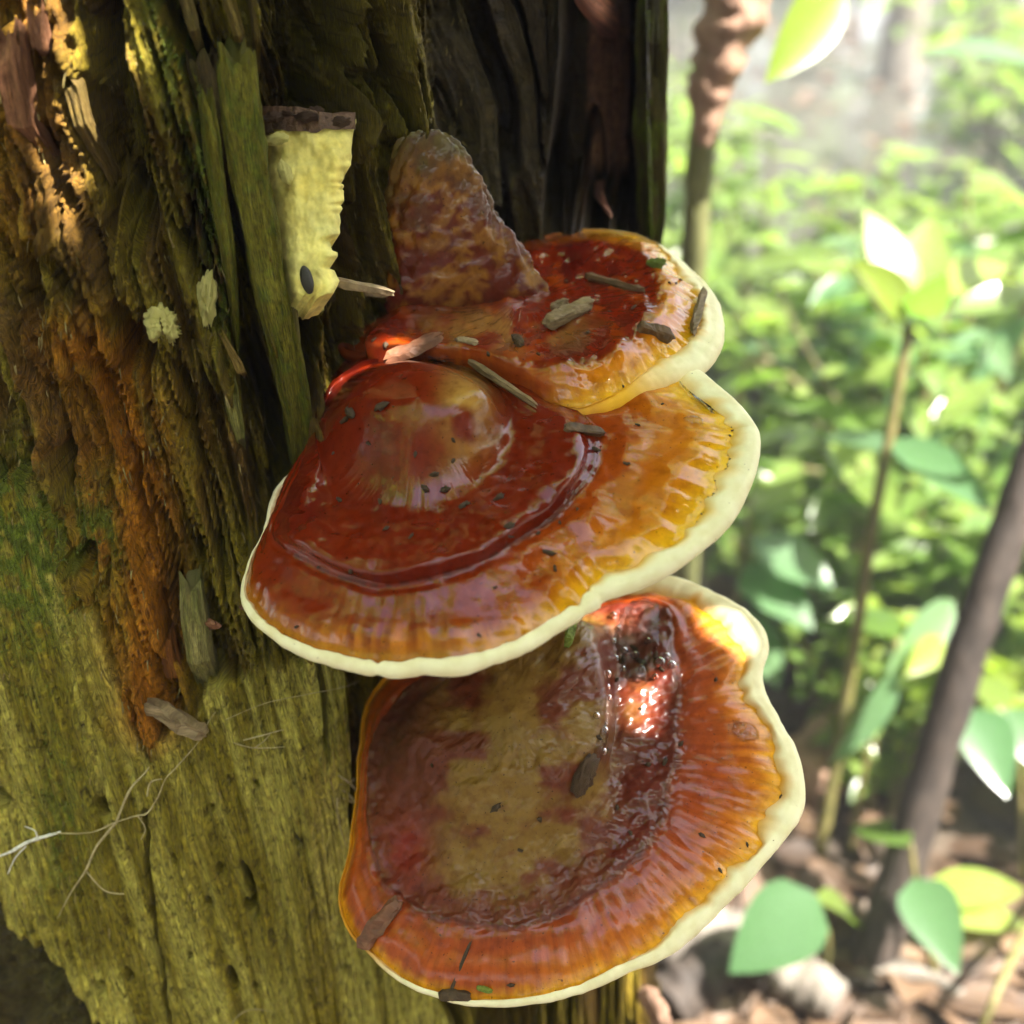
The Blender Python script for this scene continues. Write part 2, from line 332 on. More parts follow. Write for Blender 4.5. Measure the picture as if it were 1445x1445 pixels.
# mossy outer column on the right edge
zM = sst(-10, 10, px-912)*(1-sst(430, 560, py)); h += zM*(.003*fbm(q/13, py/60, 3, 9)+.003*n2)
h += .010*sst(.85, 1.0, zz)*0
# broken, ragged top
topv = np.where(zz > .86, 1., 0)
h -= sst(1.1, 1.3, zz)*(.05+.05*np.abs(n1))
wd = (sst(math.radians(25), math.radians(55), th)*(1-sst(math.radians(98), math.radians(125), th)))[..., None]
dirs2 = dirs*(1-wd)+np.array([-.12, -1., 0])*wd; dirs2 /= np.linalg.norm(dirs2, axis=-1)[..., None]
Ps = base+dirs2*h[..., None]
Ps[..., 2] += sst(1.05, 1.3, zz)*.16*fbm(th*7, th*0+3, 4, 77)
# --- base colours, with shade of the hollows painted in
olive = np.array([.23, .185, .017]); pale = np.array([.40, .355, .075]); brown = np.array([.13, .075, .014]); rust = np.array([.42, .155, .010]); mossc = np.array([.12, .155, .018]); darkw_shade = np.array([.022, .016, .009])
t = sst(-.45, .5, fbm(q/40, py/170, 4, 31)); C = mixc(np.broadcast_to(brown, px.shape+(3,)), olive, t)
tA = sst(-.4, .45, fbm(q/22, py/300, 4, 33)+.35*fbm(q/90, py/160, 3, 32)); CA = mixc(np.broadcast_to(olive*.8, px.shape+(3,)), pale, tA)
C = C*(1-zA2[..., None])+CA*zA2[..., None]
mr = np.exp(-((px-lin(py, [440, 600, 800, 950, 1060], [120, 175, 190, 215, 215]))/lin(py, [440, 600, 800, 1060], [60, 75, 60, 40]))**2)*sst(380, 480, py)*(1-sst(1000, 1075, py))
mr = np.maximum(mr, .4*np.exp(-((px-20)/75)**2)*(1-sst(300, 460, py))); mr = mr*sst(-.55, .25, fbm(q/30, py/110, 4, 36)+.3)
C = mixc(C, rust, np.clip(mr*.95, 0, 1))
mg = np.zeros_like(px)
def blob(x, y, a, b_): return np.exp(-(((px-x)/a)**2+((py-y)/b_)**2))
mg = .9*np.exp(-((px-lin(py, [0, 110, 230, 400, 470], [232, 262, 285, 318, 325]))/28)**2)*(1-sst(430, 560, py))+blob(40, 780, 70, 130)+.8*blob(135, 760, 30, 60)+.6*blob(10, 700, 50, 60)+.5*blob(90, 1150, 40, 120)+.5*zM+.55*blob(440, 1380, 160, 60)*0
mg = np.clip(mg*1.15*sst(-.25, .35, fbm(q/9, py/22, 4, 41)+.12), 0, 1); C = mixc(C, mossc, mg)
md = np.clip(.85*zC+.75*zM*(1-mg)+.7*sst(640, 700, px)*(1-sst(420, 520, py))+.45*sst(380, 420, px)*(1-sst(500, 640, py)), 0, .92); C = mixc(C, darkw_shade, md)  # dark wood, and near-black in the upper hollows to paint in their shade
pk = sst(798, 806, px)*(1-sst(862, 870, px))*(1-sst(340, 380, py)); C = mixc(C, np.array([.34, .17, .11]), pk*.8)
sp = sst(.42, .55, fbm(px/5, py/9, 3, 55)); C = C*(1-.55*sp[..., None])
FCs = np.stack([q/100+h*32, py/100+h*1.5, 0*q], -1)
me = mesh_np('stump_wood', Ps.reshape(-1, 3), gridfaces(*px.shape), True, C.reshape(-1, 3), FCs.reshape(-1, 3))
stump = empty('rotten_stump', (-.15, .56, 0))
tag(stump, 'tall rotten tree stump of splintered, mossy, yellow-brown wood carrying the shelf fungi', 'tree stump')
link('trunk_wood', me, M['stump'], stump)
SPX, SPY, SD = [a.ravel() for a in proj(Ps.reshape(-1, 3))]
SPOS = Ps.reshape(-1, 3); SDIR = np.broadcast_to(dirs, Ps.shape).reshape(-1, 3)
def on_stump(x, y, rad_=3.):
    k = np.nonzero((np.abs(SPX-x) < rad_) & (np.abs(SPY-y) < rad_))[0]
    if len(k) == 0: return on_stump(x, y, rad_*3)
    k = k[np.argsort(SD[k])]; i = k[len(k)//8]
    return SPOS[i].copy(), SDIR[i].copy()
SDIR2 = dirs2.reshape(-1, 3); BPX, BPY, BD = px.ravel(), py.ravel(), dep.ravel(); BPOS = base.reshape(-1, 3)
def on_base(x, y):
    k = np.argmin((BPX-x)**2+(BPY-y)**2+((BD > .8)*1e6)); return BPOS[k].copy(), SDIR2[k].copy()
# splinters: separate slabs of wood standing off the trunk
def splinter(line, lift, thick, colour, moss, seed, nring=44, step=2.2, jtop=22, jbot=10):
    line = np.array(line, float); L = np.concatenate([[0], np.cumsum(np.hypot(np.diff(line[:, 0]), np.diff(line[:, 1])))])
    n = max(8, int(L[-1]/step)); s = np.linspace(0, L[-1], n)
    cx = np.interp(s, L, line[:, 0]); cy = np.interp(s, L, line[:, 1]); hw = np.interp(s, L, line[:, 2])/2
    keys = [on_base(a, b) for a, b in line[:, :2]]
    kp = np.array([k[0] for k in keys]); kd = np.array([k[1] for k in keys])
    pos = np.stack([np.interp(s, L, kp[:, i]) for i in range(3)], 1); nr = np.stack([np.interp(s, L, kd[:, i]) for i in range(3)], 1); nr /= np.linalg.norm(nr, axis=1)[:, None]
    d = proj(pos)[2]
    tg = np.gradient(pos, axis=0); tg /= np.linalg.norm(tg, axis=1)[:, None]; sd = np.cross(nr, tg); sd /= np.linalg.norm(sd, axis=1)[:, None]
    sd *= np.sign((sd@RT))[:, None]
    an = np.linspace(0, 2*math.pi, nring, endpoint=False); ca, sa = np.cos(an), np.sin(an)
    sx = np.sign(ca)*np.abs(ca)**.55; sy = np.sign(sa)*np.abs(sa)**.55
    A, B = np.meshgrid(s, np.arange(nring), indexing='ij')
    B3 = B*16/nring; nz = fbm(B3*1.3+seed*9, A/120, 3, seed)*.45+fbm(B3*4.1, A/60, 3, seed+3)*.32
    hwM = (hw*d/FPX)[:, None]*(1+.5*nz); tk = np.interp(s, [0, L[-1]*.12, L[-1]], [thick*.6, thick, thick*.8])[:, None]*(1+.7*nz)
    V = pos[:, None]+nr[:, None]*np.interp(s, [0, L[-1]*.55, L[-1]], [lift, lift-.001, lift-.022])[:, None, None]+sd[:, None]*(sx*hwM)[..., None]+nr[:, None]*(sy*tk)[..., None]
    fade = sst(.25, 0, A/L[-1]*1.0)[..., None]; fb = sst(.8, 1., A/L[-1])[..., None]
    jg = (fbm(np.arange(nring)*.5+seed, np.zeros(nring)+seed, 3, seed+9)*jtop*.0004)[None, :, None]
    V = V-tg[:, None]*jg*fade+tg[:, None]*jg*fb*jbot/jtop
    V = V.reshape(-1, 3); F = gridfaces(n, nring, True)
    mid = V.reshape(n, nring, 3).mean(1); V = np.concatenate([V, mid[:1]+tg[:1]*.003, mid[-1:]])
    c = np.array([[(k+1) % nring, k, n*nring, n*nring] for k in range(nring)]+[[(n-1)*nring+k, (n-1)*nring+(k+1) % nring, n*nring+1, n*nring+1] for k in range(nring)])
    col = np.broadcast_to(np.array(colour), (n, nring, 3)).copy(); col *= (1+.6*nz)[..., None]
    mm = np.clip(.8*moss*sst(-.05, .4, fbm(B3*1.1+3, A/30, 4, seed+20)), 0, 1); col = mixc(col, mossc, mm)
    col = np.concatenate([col.reshape(-1, 3), col[0, :1], col[-1, :1]])
    fc = np.stack([B3*.22+seed, A/100, 0*A], -1).reshape(-1, 3); fc = np.concatenate([fc, fc[:1], fc[-1:]])
    me = bpy.data.meshes.new('splinter'); me.from_pydata(V.tolist(), [], F.tolist()+[x[:3] for x in c.tolist()])
    me.polygons.foreach_set('use_smooth', [True]*len(me.polygons))
    a = me.attributes.new('Col', 'FLOAT_COLOR', 'POINT'); a.data.foreach_set('color', np.concatenate([col, np.ones((len(col), 1))], 1).astype(np.float32).ravel())
    a = me.attributes.new('fc', 'FLOAT_VECTOR', 'POINT'); a.data.foreach_set('vector', fc.astype(np.float32).ravel())
    return link('splinter', me, M['stump'], stump)
splinter([(332, 78, 52), (340, 160, 54), (355, 270, 52), (376, 390, 46), (405, 500, 42), (428, 600, 38), (440, 690, 30)], .002, .0055, (.17, .155, .02), 1.0, 1)
splinter([(285, 88, 44), (300, 150, 36), (318, 240, 22), (332, 330, 8)], -.004, .005, (.12, .085, .035), .2, 2)
splinter([(290, 135, 22), (303, 230, 24), (318, 330, 20), (330, 420, 14), (340, 520, 6)], .006, .004, (.19, .17, .02), .8, 3)
splinter([(270, 820, 30), (278, 870, 36), (284, 940, 36), (292, 1010, 30)], .001, .006, (.30, .27, .10), .4, 4)
splinter([(32, 44, 36), (42, 110, 38), (56, 190, 34), (76, 262, 20)], .011, .006, (.32, .15, .08), 0, 5)
splinter([(68, 14, 16), (76, 60, 17), (84, 110, 14), (92, 165, 8)], .011, .005, (.32, .15, .08), 0, 6)
splinter([(104, 36, 16), (112, 110, 22), (132, 190, 20), (150, 270, 14)], .008, .005, (.19, .13, .04), .1, 7)
splinter([(252, -40, 20), (270, 30, 16), (290, 100, 8)], .006, .004, (.20, .15, .05), .2, 8)
splinter([(305, -60, 20), (335, 40, 16), (362, 140, 8)], -.001, .004, (.22, .16, .04), .0, 9)
splinter([(352, -60, 10), (366, 60, 10), (378, 150, 6)], -.006, .004, (.22, .16, .04), .0, 10)
splinter([(318, 470, 6), (335, 500, 12), (350, 545, 5)], .010, .0012, (.33, .22, .06), 0, 11)
splinter([(325, 548, 20), (335, 610, 20), (345, 680, 14)], -.002, .004, (.30, .28, .08), .5, 12)
splinter([(412, 440, 22), (420, 520, 20), (428, 610, 12)], -.008, .005, (.26, .21, .07), .3, 13)
splinter([(822, -40, 34), (826, 60, 40), (838, 170, 44), (850, 240, 26), (860, 315, 5)], .012, .004, (.45, .21, .15), 0, 17)
splinter([(950, -60, 40), (948, 80, 44), (946, 200, 42), (944, 320, 36), (944, 380, 20)], .001, .007, (.10, .085, .03), 1.0, 22)
splinter([(922, -60, 24), (918, 60, 22), (916, 200, 24), (925, 300, 18)], .0, .006, (.05, .04, .018), .4, 23)
splinter([(235, 905, 22), (243, 960, 24), (250, 1005, 12)], -.004, .004, (.24, .09, .02), 0, 25)
# moss tufts and frayed fibres: too many and too fine to count
SCOL = mg.ravel(); vis = np.nonzero((SPX > -80) & (SPX < 985) & (SPY > -80) & (SPY < 1500) & (SD < .72))[0]
def scatter(name, idx, lmin, lmax, wid, along, spread, lift, mat, seed):
    r = np.random.default_rng(seed); n_ = len(idx); p = SPOS[idx]; nn = SDIR[idx]
    ax = np.array([-.10, .14, 1.]); ax /= np.linalg.norm(ax)
    d = ax*along*np.sign(r.normal(0, 1, (n_, 1))*.5-.35)+nn*lift+r.normal(0, spread, (n_, 3)); d /= np.linalg.norm(d, axis=1)[:, None]
    s_ = np.cross(d, nn+r.normal(0, .3, (n_, 3))); s_ /= np.linalg.norm(s_, axis=1)[:, None]+1e-9; L_ = r.uniform(lmin, lmax, (n_, 1)); w_ = wid*r.uniform(.5, 1.3, (n_, 1))
    b0 = p-nn*.0006; V = np.stack([b0-s_*w_, b0+s_*w_, b0+d*L_*.6+s_*w_*.7+nn*.0006, b0+d*L_+nn*w_*.5], 1).reshape(-1, 3)
    F = np.arange(n_*4).reshape(-1, 4)
    o = link(name, mesh_np(name, V, F, False), mat, stump); o['kind'] = 'stuff'; return o
pm = SCOL[vis]; im = RNG.choice(vis, 15000, p=pm**1.5/np.sum(pm**1.5)); scatter('moss_tufts', im, .0006, .0017, .00022, .1, .6, .9, M['moss'], 3)
pf = (.15+1-zA2.ravel()[vis])*(SPX[vis] < 660); jf_ = RNG.choice(vis, 1800, p=pf/pf.sum()); scatter('frayed_fibres', jf_, .002, .006, .00028, 1., .22, .22, M['fibre'], 4)
# ------------------------------------------------------------------ bracket fungi
CAPS = {}
def resample(pts, n, cen2, e1, e2, org, nrm):
    pts = np.array(pts, float); W = []
    for x, y, hh in pts:
        ray = P(x, y, 1.)-CAM; o = org+nrm*hh; tq = ((o-CAM)@nrm)/(ray@nrm); p = CAM+ray*tq-o; W.append((p@e1, p@e2))
    W = np.array(W)-cen2; a = np.unwrap(np.arctan2(W[:, 1], W[:, 0]))
    if a[-1] < a[0]: W = W[::-1]; pts = pts[::-1]; a = np.unwrap(np.arctan2(W[:, 1], W[:, 0]))
    # dense closed Catmull-Rom, then lookup by angle
    m = len(W); uu = np.linspace(0, m, m*24, endpoint=False); i = uu.astype(int); tq = uu-i
    def cr(y):
        p0, p1, p2, p3 = y[(i-1) % m], y[i % m], y[(i+1) % m], y[(i+2) % m]
        return .5*(2*p1+(p2-p0)*tq+(2*p0-5*p1+4*p2-p3)*tq**2+(3*p1-p0-3*p2+p3)*tq**3)
    X, Y, H = cr(W[:, 0]), cr(W[:, 1]), cr(pts[:, 2])
    A = np.arctan2(Y, X); R = np.hypot(X, Y); o = np.argsort(A); A, R, H = A[o], R[o], H[o]
    g = np.linspace(-math.pi, math.pi, n, endpoint=False)
    A3 = np.concatenate([A-2*math.pi, A, A+2*math.pi]); return np.interp(g, A3, np.tile(R, 3)), np.interp(g, A3, np.tile(H, 3))
def build_cap(name, anchor, ncam, center, contours, lipw, liproll, colour_fn, mats, under, nphi=600, per=34, wob=.0008, seed=0, detail=None, coat_fn=None, lipc=lambda g: np.ones_like(g)):
    nrm = cvec(*ncam); nrm /= np.linalg.norm(nrm); org = P(*anchor)
    e1 = np.cross(nrm, FW); e1 /= np.linalg.norm(e1); e1 *= np.sign(e1@RT); e2 = np.cross(nrm, e1)
    ray = P(center[0], center[1], 1.)-CAM; o = org+nrm*center[2]; p = CAM+ray*(((o-CAM)@nrm)/(ray@nrm))-o; c2 = np.array([p@e1, p@e2])
    g = np.linspace(-math.pi, math.pi, nphi, endpoint=False)
    Rk = [np.zeros(nphi)]; Hk = [np.full(nphi, center[2])]
    for ct in contours:
        if ct[0] == 'mix': mixk = ct; continue
        r, hh = resample(ct, nphi, c2, e1, e2, org, nrm); Rk.append(np.maximum(r, Rk[-1]+.0006)); Hk.append(hh)
    cg, sg = np.cos(g), np.sin(g)
    Rout = Rk[-1]+wob*fbm(cg*4.5+3, sg*4.5, 2, seed)+.00025*fbm(cg*24, sg*24, 2, seed+1); Hout = Hk[-1]+wob*1.2*fbm(cg*6, sg*6+9, 3, seed+2)
    lw = lipw(g, c2, e1, e2, org)*(1+.8*fbm(cg*4, sg*4, 3, seed+4)+.3*fbm(cg*22, sg*22, 2, seed+14))
    lr = liproll(g)*(1+.2*fbm(cg*5, sg*5, 2, seed+5))
    Rlip = np.maximum(Rout-lw-lr*.5, Rk[-2]+.0008); Hlip = Hout+lr*.55+lw*.12
    Rk[-1] = Rlip; Hk[-1] = Hlip; hasmix = any(c[0] == 'mix' for c in contours)
    if hasmix: Rk.insert(-1, Rk[-2]*(1-mixk[1])+Rlip*mixk[1]); Hk.insert(-1, Hk[-2]*(1-mixk[2])+Hlip*mixk[2])
    K = len(Rk); u = np.linspace(0, K-1, (K-1)*per+1); Ru = np.stack([crom(None, np.array([r[j] for r in Rk]), u) for j in range(nphi)], 1); Hu = np.stack([crom(None, np.array([r[j] for r in Hk]), u) for j in range(nphi)], 1)
    Ru = np.maximum.accumulate(Ru, axis=0)
    um = np.where(u > K-3, K-3+(u-K+3)/2, u) if hasmix else u; KE = K-2 if hasmix else K-1
    G = np.broadcast_to(g, Ru.shape); U = np.broadcast_to(um[:, None], Ru.shape)
    xx = c2[0]+Ru*np.cos(G); yy = c2[1]+Ru*np.sin(G)
    V0 = org+xx[..., None]*e1+yy[..., None]*e2+Hu[..., None]*nrm
    qx, qy, _ = proj(V0)
    if detail is not None: Hu = Hu+detail(U, G, Ru, qx, qy, KE)
    V = org+xx[..., None]*e1+yy[..., None]*e2+Hu[..., None]*nrm
    qx, qy, qd = proj(V)
    Cc = colour_fn(U, G, Ru, qx, qy, KE); Ca = (coat_fn(U, G, qx, qy, KE) if coat_fn else np.ones(U.shape))[..., None]; C4 = np.concatenate([Cc, Ca], -1)
    fc = np.stack([G*.5, Ru*10, sst(.035, .075, Ru)], -1)
    root = empty('bracket_fungus', tuple(org-nrm*.02))
    cap = link('cap_crust', mesh_np('cap_crust', V.reshape(-1, 3), gridfaces(len(u), nphi, True), True, C4.reshape(-1, 4), fc.reshape(-1, 3)), mats[0], root)
    # pale margin rolled over the edge, down to the underside
    ns = 20; a = np.linspace(0, 1, ns)
    hl0, r0 = Hu[-1], Ru[-1]
    rows_r, rows_h = [r0-.0008, r0-.0002], [hl0-.0014, hl0+.0003]
    for t_ in a:
        if t_ < .4:
            k = t_/.4; rr = r0+(Rout-lr*.75-r0)*k; hh = hl0+(Hout+lr*.5-hl0)*k+lr*.16*np.sin(math.pi*min(1, k*1.02))+.0003
        else:
            an = (t_-.4)/.6*math.pi; rr = Rout-lr*.75+lr*.85*np.sin(an); hh = Hout-lr*.35+lr*.85*np.cos(an)
        rows_r.append(rr); rows_h.append(hh)
    rows_r.append(Rout-lr*2.2); rows_h.append(Hout-lr*1.3)
    LR = np.array(rows_r); LH = np.array(rows_h)
    LGrid = np.broadcast_to(g, LR.shape); LH = LH+.00022*fbm(np.cos(LGrid)*30+LR*80, np.sin(LGrid)*30, 2, seed+8)
    VL = org+(c2[0]+LR*np.cos(LGrid))[..., None]*e1+(c2[1]+LR*np.sin(LGrid))[..., None]*e2+LH[..., None]*nrm
    lt_ = np.linspace(0, 1, len(LR))[:, None]; pale_ = lipc(g)[None, :]*np.clip(.05+lt_*2.6+.45*fbm(np.cos(LGrid)*18, np.sin(LGrid)*18, 2, seed+9), 0, 1)
    LC = mixc(np.broadcast_to(Cc[-1][None], VL.shape), np.array([.90, .82, .54]), np.clip(pale_, 0, 1))
    link('margin', mesh_np('margin', VL.reshape(-1, 3), gridfaces(len(LR), nphi, True), True, LC.reshape(-1, 3)), mats[1], root)
    # pore surface below
    r1 = Rout-lr*2.1; h1 = Hout-lr*1.25; nu = 14; tt = np.linspace(0, 1, nu)[:, None]
    UR = r1*(1-tt); UH = h1*(1-tt)+(under)*tt-under*0-.0*tt; UH = h1+(under-h1)*tt**1.3
    UG = np.broadcast_to(g, UR.shape)
    VU = org+(c2[0]+UR*np.cos(UG))[..., None]*e1+(c2[1]+UR*np.sin(UG))[..., None]*e2+UH[..., None]*nrm
    link('pore_surface', mesh_np('pore_surface', VU.reshape(-1, 3), gridfaces(nu, nphi, True)[:, ::-1]), mats[2], root)
    N = np.cross(np.roll(V, -1, 1)-np.roll(V, 1, 1), np.gradient(V, axis=0)); N /= np.linalg.norm(N, axis=-1)[..., None]+1e-12; N *= np.sign(N@nrm)[..., None]
    CAPS[name] = dict(root=root, px=qx.ravel(), py=qy.ravel(), d=qd.ravel(), V=V.reshape(-1, 3), N=N.reshape(-1, 3), nrm=nrm, cap=cap, c2=c2, e1=e1, e2=e2, org=org)
    return root
def on_cap(name, x, y, r_=4.):
    c = CAPS[name]; k = np.nonzero((np.abs(c['px']-x) < r_) & (np.abs(c['py']-y) < r_))[0]
    if len(k) == 0: return on_cap(name, x, y, r_*2)
    near = k[c['d'][k] < c['d'][k].min()+.004]
    i = near[np.argmin((c['px'][near]-x)**2+(c['py'][near]-y)**2)]; n_ = c['N'][i]
    return c['V'][i].copy(), n_/np.linalg.norm(n_)
def hset(l, h): return [(x, y, h) for x, y in l]
DR = np.array([.095, .006, .002]); RB = np.array([.145, .012, .002]); OR = np.array([.34, .056, .002]); OC = np.array([.56, .175, .004]); YE = np.array([.80, .42, .010]); TAN = np.array([.32, .165, .035]); BLK = np.array([.05, .010, .006])
# --- the broad middle fungus
mo = [(425, 650), (388, 692), (370, 750), (348, 802), (338, 840), (356, 876), (400, 910), (460, 935), (540, 951), (585, 946), (592, 945), (640, 948), (720, 925), (790, 883), (845, 852), (853, 842), (920, 815), (985, 775), (1040, 715), (1068, 650), (1071, 610), (1050, 575), (1012, 540), (985, 522), (940, 500), (860, 480), (760, 470), (650, 466), (560, 476), (490, 500), (448, 560), (430, 620)]
mg_ = [(385, 752), (430, 790), (500, 818), (580, 820), (680, 791), (760, 741), (820, 686), (842, 640), (835, 600), (790, 560), (700, 520), (600, 502), (520, 510), (462, 550), (442, 600), (424, 660), (400, 706)]
mf = [(455, 640), (490, 685), (560, 712), (630, 700), (690, 660), (718, 610), (715, 570), (690, 540), (640, 520), (560, 510), (490, 530), (455, 580)]
mt_ = [(498, 565), (540, 592), (600, 597), (650, 580), (675, 552), (640, 528), (580, 512), (530, 525)]
def shrink(l, c, f): return [(c[0]+(x-c[0])*f, c[1]+(y-c[1])*f) for x, y in l]
NT = []
def notch(g):
    o_ = 1+.26*fbm(np.cos(g)*7, np.sin(g)*7, 3, 333)
    for a_ in (-2.02, -1.22, -.25): o_ = o_-.42*np.exp(-((g-a_)/.018)**2)+.12*np.exp(-((g-a_-.06)/.03)**2)
    return o_
def lipw_mid(g, c2, e1, e2, org): 
    x = np.cos(g); return .0014+.0058*sst(.1, .95, x)
def col_mid(U, G, R, x, y, K):
    nz = fbm(x/60, y/60, 4, 51); ra = fbm(G*26, R*30, 3, 52)
    rt = sst(620, 980, x+.25*(y-700)+50*nz)               # orange side on the right
    c = np.broadcast_to(RB, x.shape+(3,)).copy()
    c = mixc(c, DR, sst(-.1, .4, nz)*.8)
    g0 = K-1.0
    band = sst(g0-.06, g0+.08, U+.05*fbm(G*5, R*9, 3, 68)+.06*ra)
    bc_ = mixc(np.broadcast_to(np.array([.17, .016, .002]), x.shape+(3,)), OR, np.clip(rt+.08*ra+.30*sst(.45, .85, U-g0), 0, 1)); bc_ = mixc(bc_, OC, np.clip(sst(.35, .9, rt)*.75+.15*ra*rt, 0, 1)*sst(.15, .7, U-g0))
    bc_ = mixc(bc_, YE, np.clip(sst(.62, 1., U-g0+.06*ra)*(.25+.75*rt), 0, 1))
    c = c*(1-band[..., None])+bc_*band[..., None]
    line = np.exp(-((U-g0+.01+.05*fbm(G*5, R*9, 3, 68))/.05)**2)*sst(-.3, .4, ra+.1+.6*nz); c = mixc(c, BLK, line*.75)
    tan = np.exp(-(((x-655)/34)**2+((y-580)/62)**2))*sst(-.5, .2, nz+.25); c = mixc(c, TAN*1.1, np.clip(tan*1.1, 0, .9))
    yel = np.exp(-(((x-560)/140)**2+((y-905)/22)**2)); c = mixc(c, OC*1.1, yel*.6*sst(-.3, .3, ra))
    return c
def det_mid(U, G, R, x, y, K):
    g0 = K-1.0
    r = .00012*fbm(G*22, R*18, 3, 61)*sst(1.5, 3.2, U)+.0022*fbm(x/60, y/40, 3, 62)*sst(1.6, 2.6, U)*(1-.6*sst(g0, g0+.4, U))
    w_ = np.exp(-((U-2.0)/.28)**2)*fbm(G*10, R*12, 3, 63)*.0004*sst(430, 500, x)*(1-sst(640, 700, x))
    band = .0007*np.sin((U-g0)*11+1.5*fbm(G*3, R*4, 2, 65))*sst(.02, .2, U-g0)*(1-sst(.75, .95, U-g0))
    st = -.0011*sst(-.035, .035, U-g0+.05*fbm(G*5, R*9, 3, 68)+.02*fbm(G*30, R*9, 2, 69))
    return r+w_+band+st
build_cap('mid', (600, 800, .468), (-.22, .68, .70), (590, 560, .036),
    [hset(mt_, .032), hset(mf, .0155), hset(shrink(mg_, (600, 650), .86), .0165), hset(mg_, .0112), ('mix', .52, .30), hset(mo, 0.)],
    lipw_mid, lambda g: (.0032+.0011*np.cos(g+.4))*notch(g), col_mid, (M['cap'], M['lip'], M['pore']), -.03, seed=101, detail=det_mid, coat_fn=lambda U, G, x, y, K: np.clip(.8+.5*fbm(x/70, y/70, 3, 91), .35, 1)*(1-.6*np.exp(-(((x-655)/40)**2+((y-580)/66)**2))))
tag(CAPS['mid']['root'], 'widest shelf fungus, glossy red-brown with broad orange band and cream rim', 'fungus', 'shelf fungi on the stump')
# --- the upper fungus
uo = [(560, 420), (640, 375), (700, 350), (760, 338), (830, 328), (895, 333), (950, 360), (1000, 408), (1021, 452), (1011, 490), (985, 517), (940, 540), (890, 565), (830, 584), (780, 580), (740, 562), (690, 538), (650, 517), (600, 507), (540, 505), (495, 502), (478, 487), (505, 458)]
ui = [(600, 415), (680, 372), (770, 348), (870, 342), (922, 375), (925, 425), (892, 478), (815, 512), (730, 508), (650, 488), (570, 484), (520, 476), (545, 448)]
def lipw_up(g, c2, e1, e2, org): 
    x = np.cos(g+.15); return .0006+.0050*sst(.45, .95, x)
def col_up(U, G, R, x, y, K):
    nz = fbm(x/45, y/45, 4, 71); ra = fbm(G*24, R*30, 3, 72)
    rt = sst(740, 900, x+40*nz)
    c = mixc(np.broadcast_to(np.array([.17, .014, .002]), x.shape+(3,)), DR, sst(-.1, .45, nz))
    c = mixc(c, OR, sst(.1, .5, fbm(x/30, y/20, 3, 75))*.55)
    g0 = K-1.0; b_ = sst(-.10, .30, U-g0+.06*ra+.05*nz)
    bc_ = mixc(np.broadcast_to(np.array([.33, .055, .008]), x.shape+(3,)), OC, np.clip(rt+.2*ra, 0, 1)); bc_ = mixc(bc_, YE, np.clip(sst(.35, .95, U-g0+.1*ra)*rt, 0, 1)*.85)
    c = c*(1-b_[..., None])+bc_*b_[..., None]
    tn = np.exp(-(((x-700)/110)**2+((y-465)/26)**2))*sst(-.2, .3, nz); c = mixc(c, TAN, np.clip(tn, 0, .6))
    return c
def det_up(U, G, R, x, y, K):
    return .0018*fbm(x/38, y/26, 3, 81)*(1-.6*sst(K-1., K, U))+.00018*fbm(G*24, R*20, 3, 82)
build_cap('up', (760, 450, .545), (-.12, .80, .58), (740, 425, .0115),
    [hset(shrink(ui, (740, 430), .6), .0105), hset(ui, .0125), hset(uo, 0.)],
    lipw_up, lambda g: .0030+.0022*sst(.2, .9, np.cos(g+.2)), col_up, (M['cap'], M['lip'], M['pore']), -.022, per=56, seed=131, detail=det_up, lipc=lambda g: sst(.30, .75, np.cos(g-.1)))
tag(CAPS['up']['root'], 'orange-red shelf fungus with knobbly stalk, lying on the widest shelf fungus', 'fungus', 'shelf fungi on the stump')
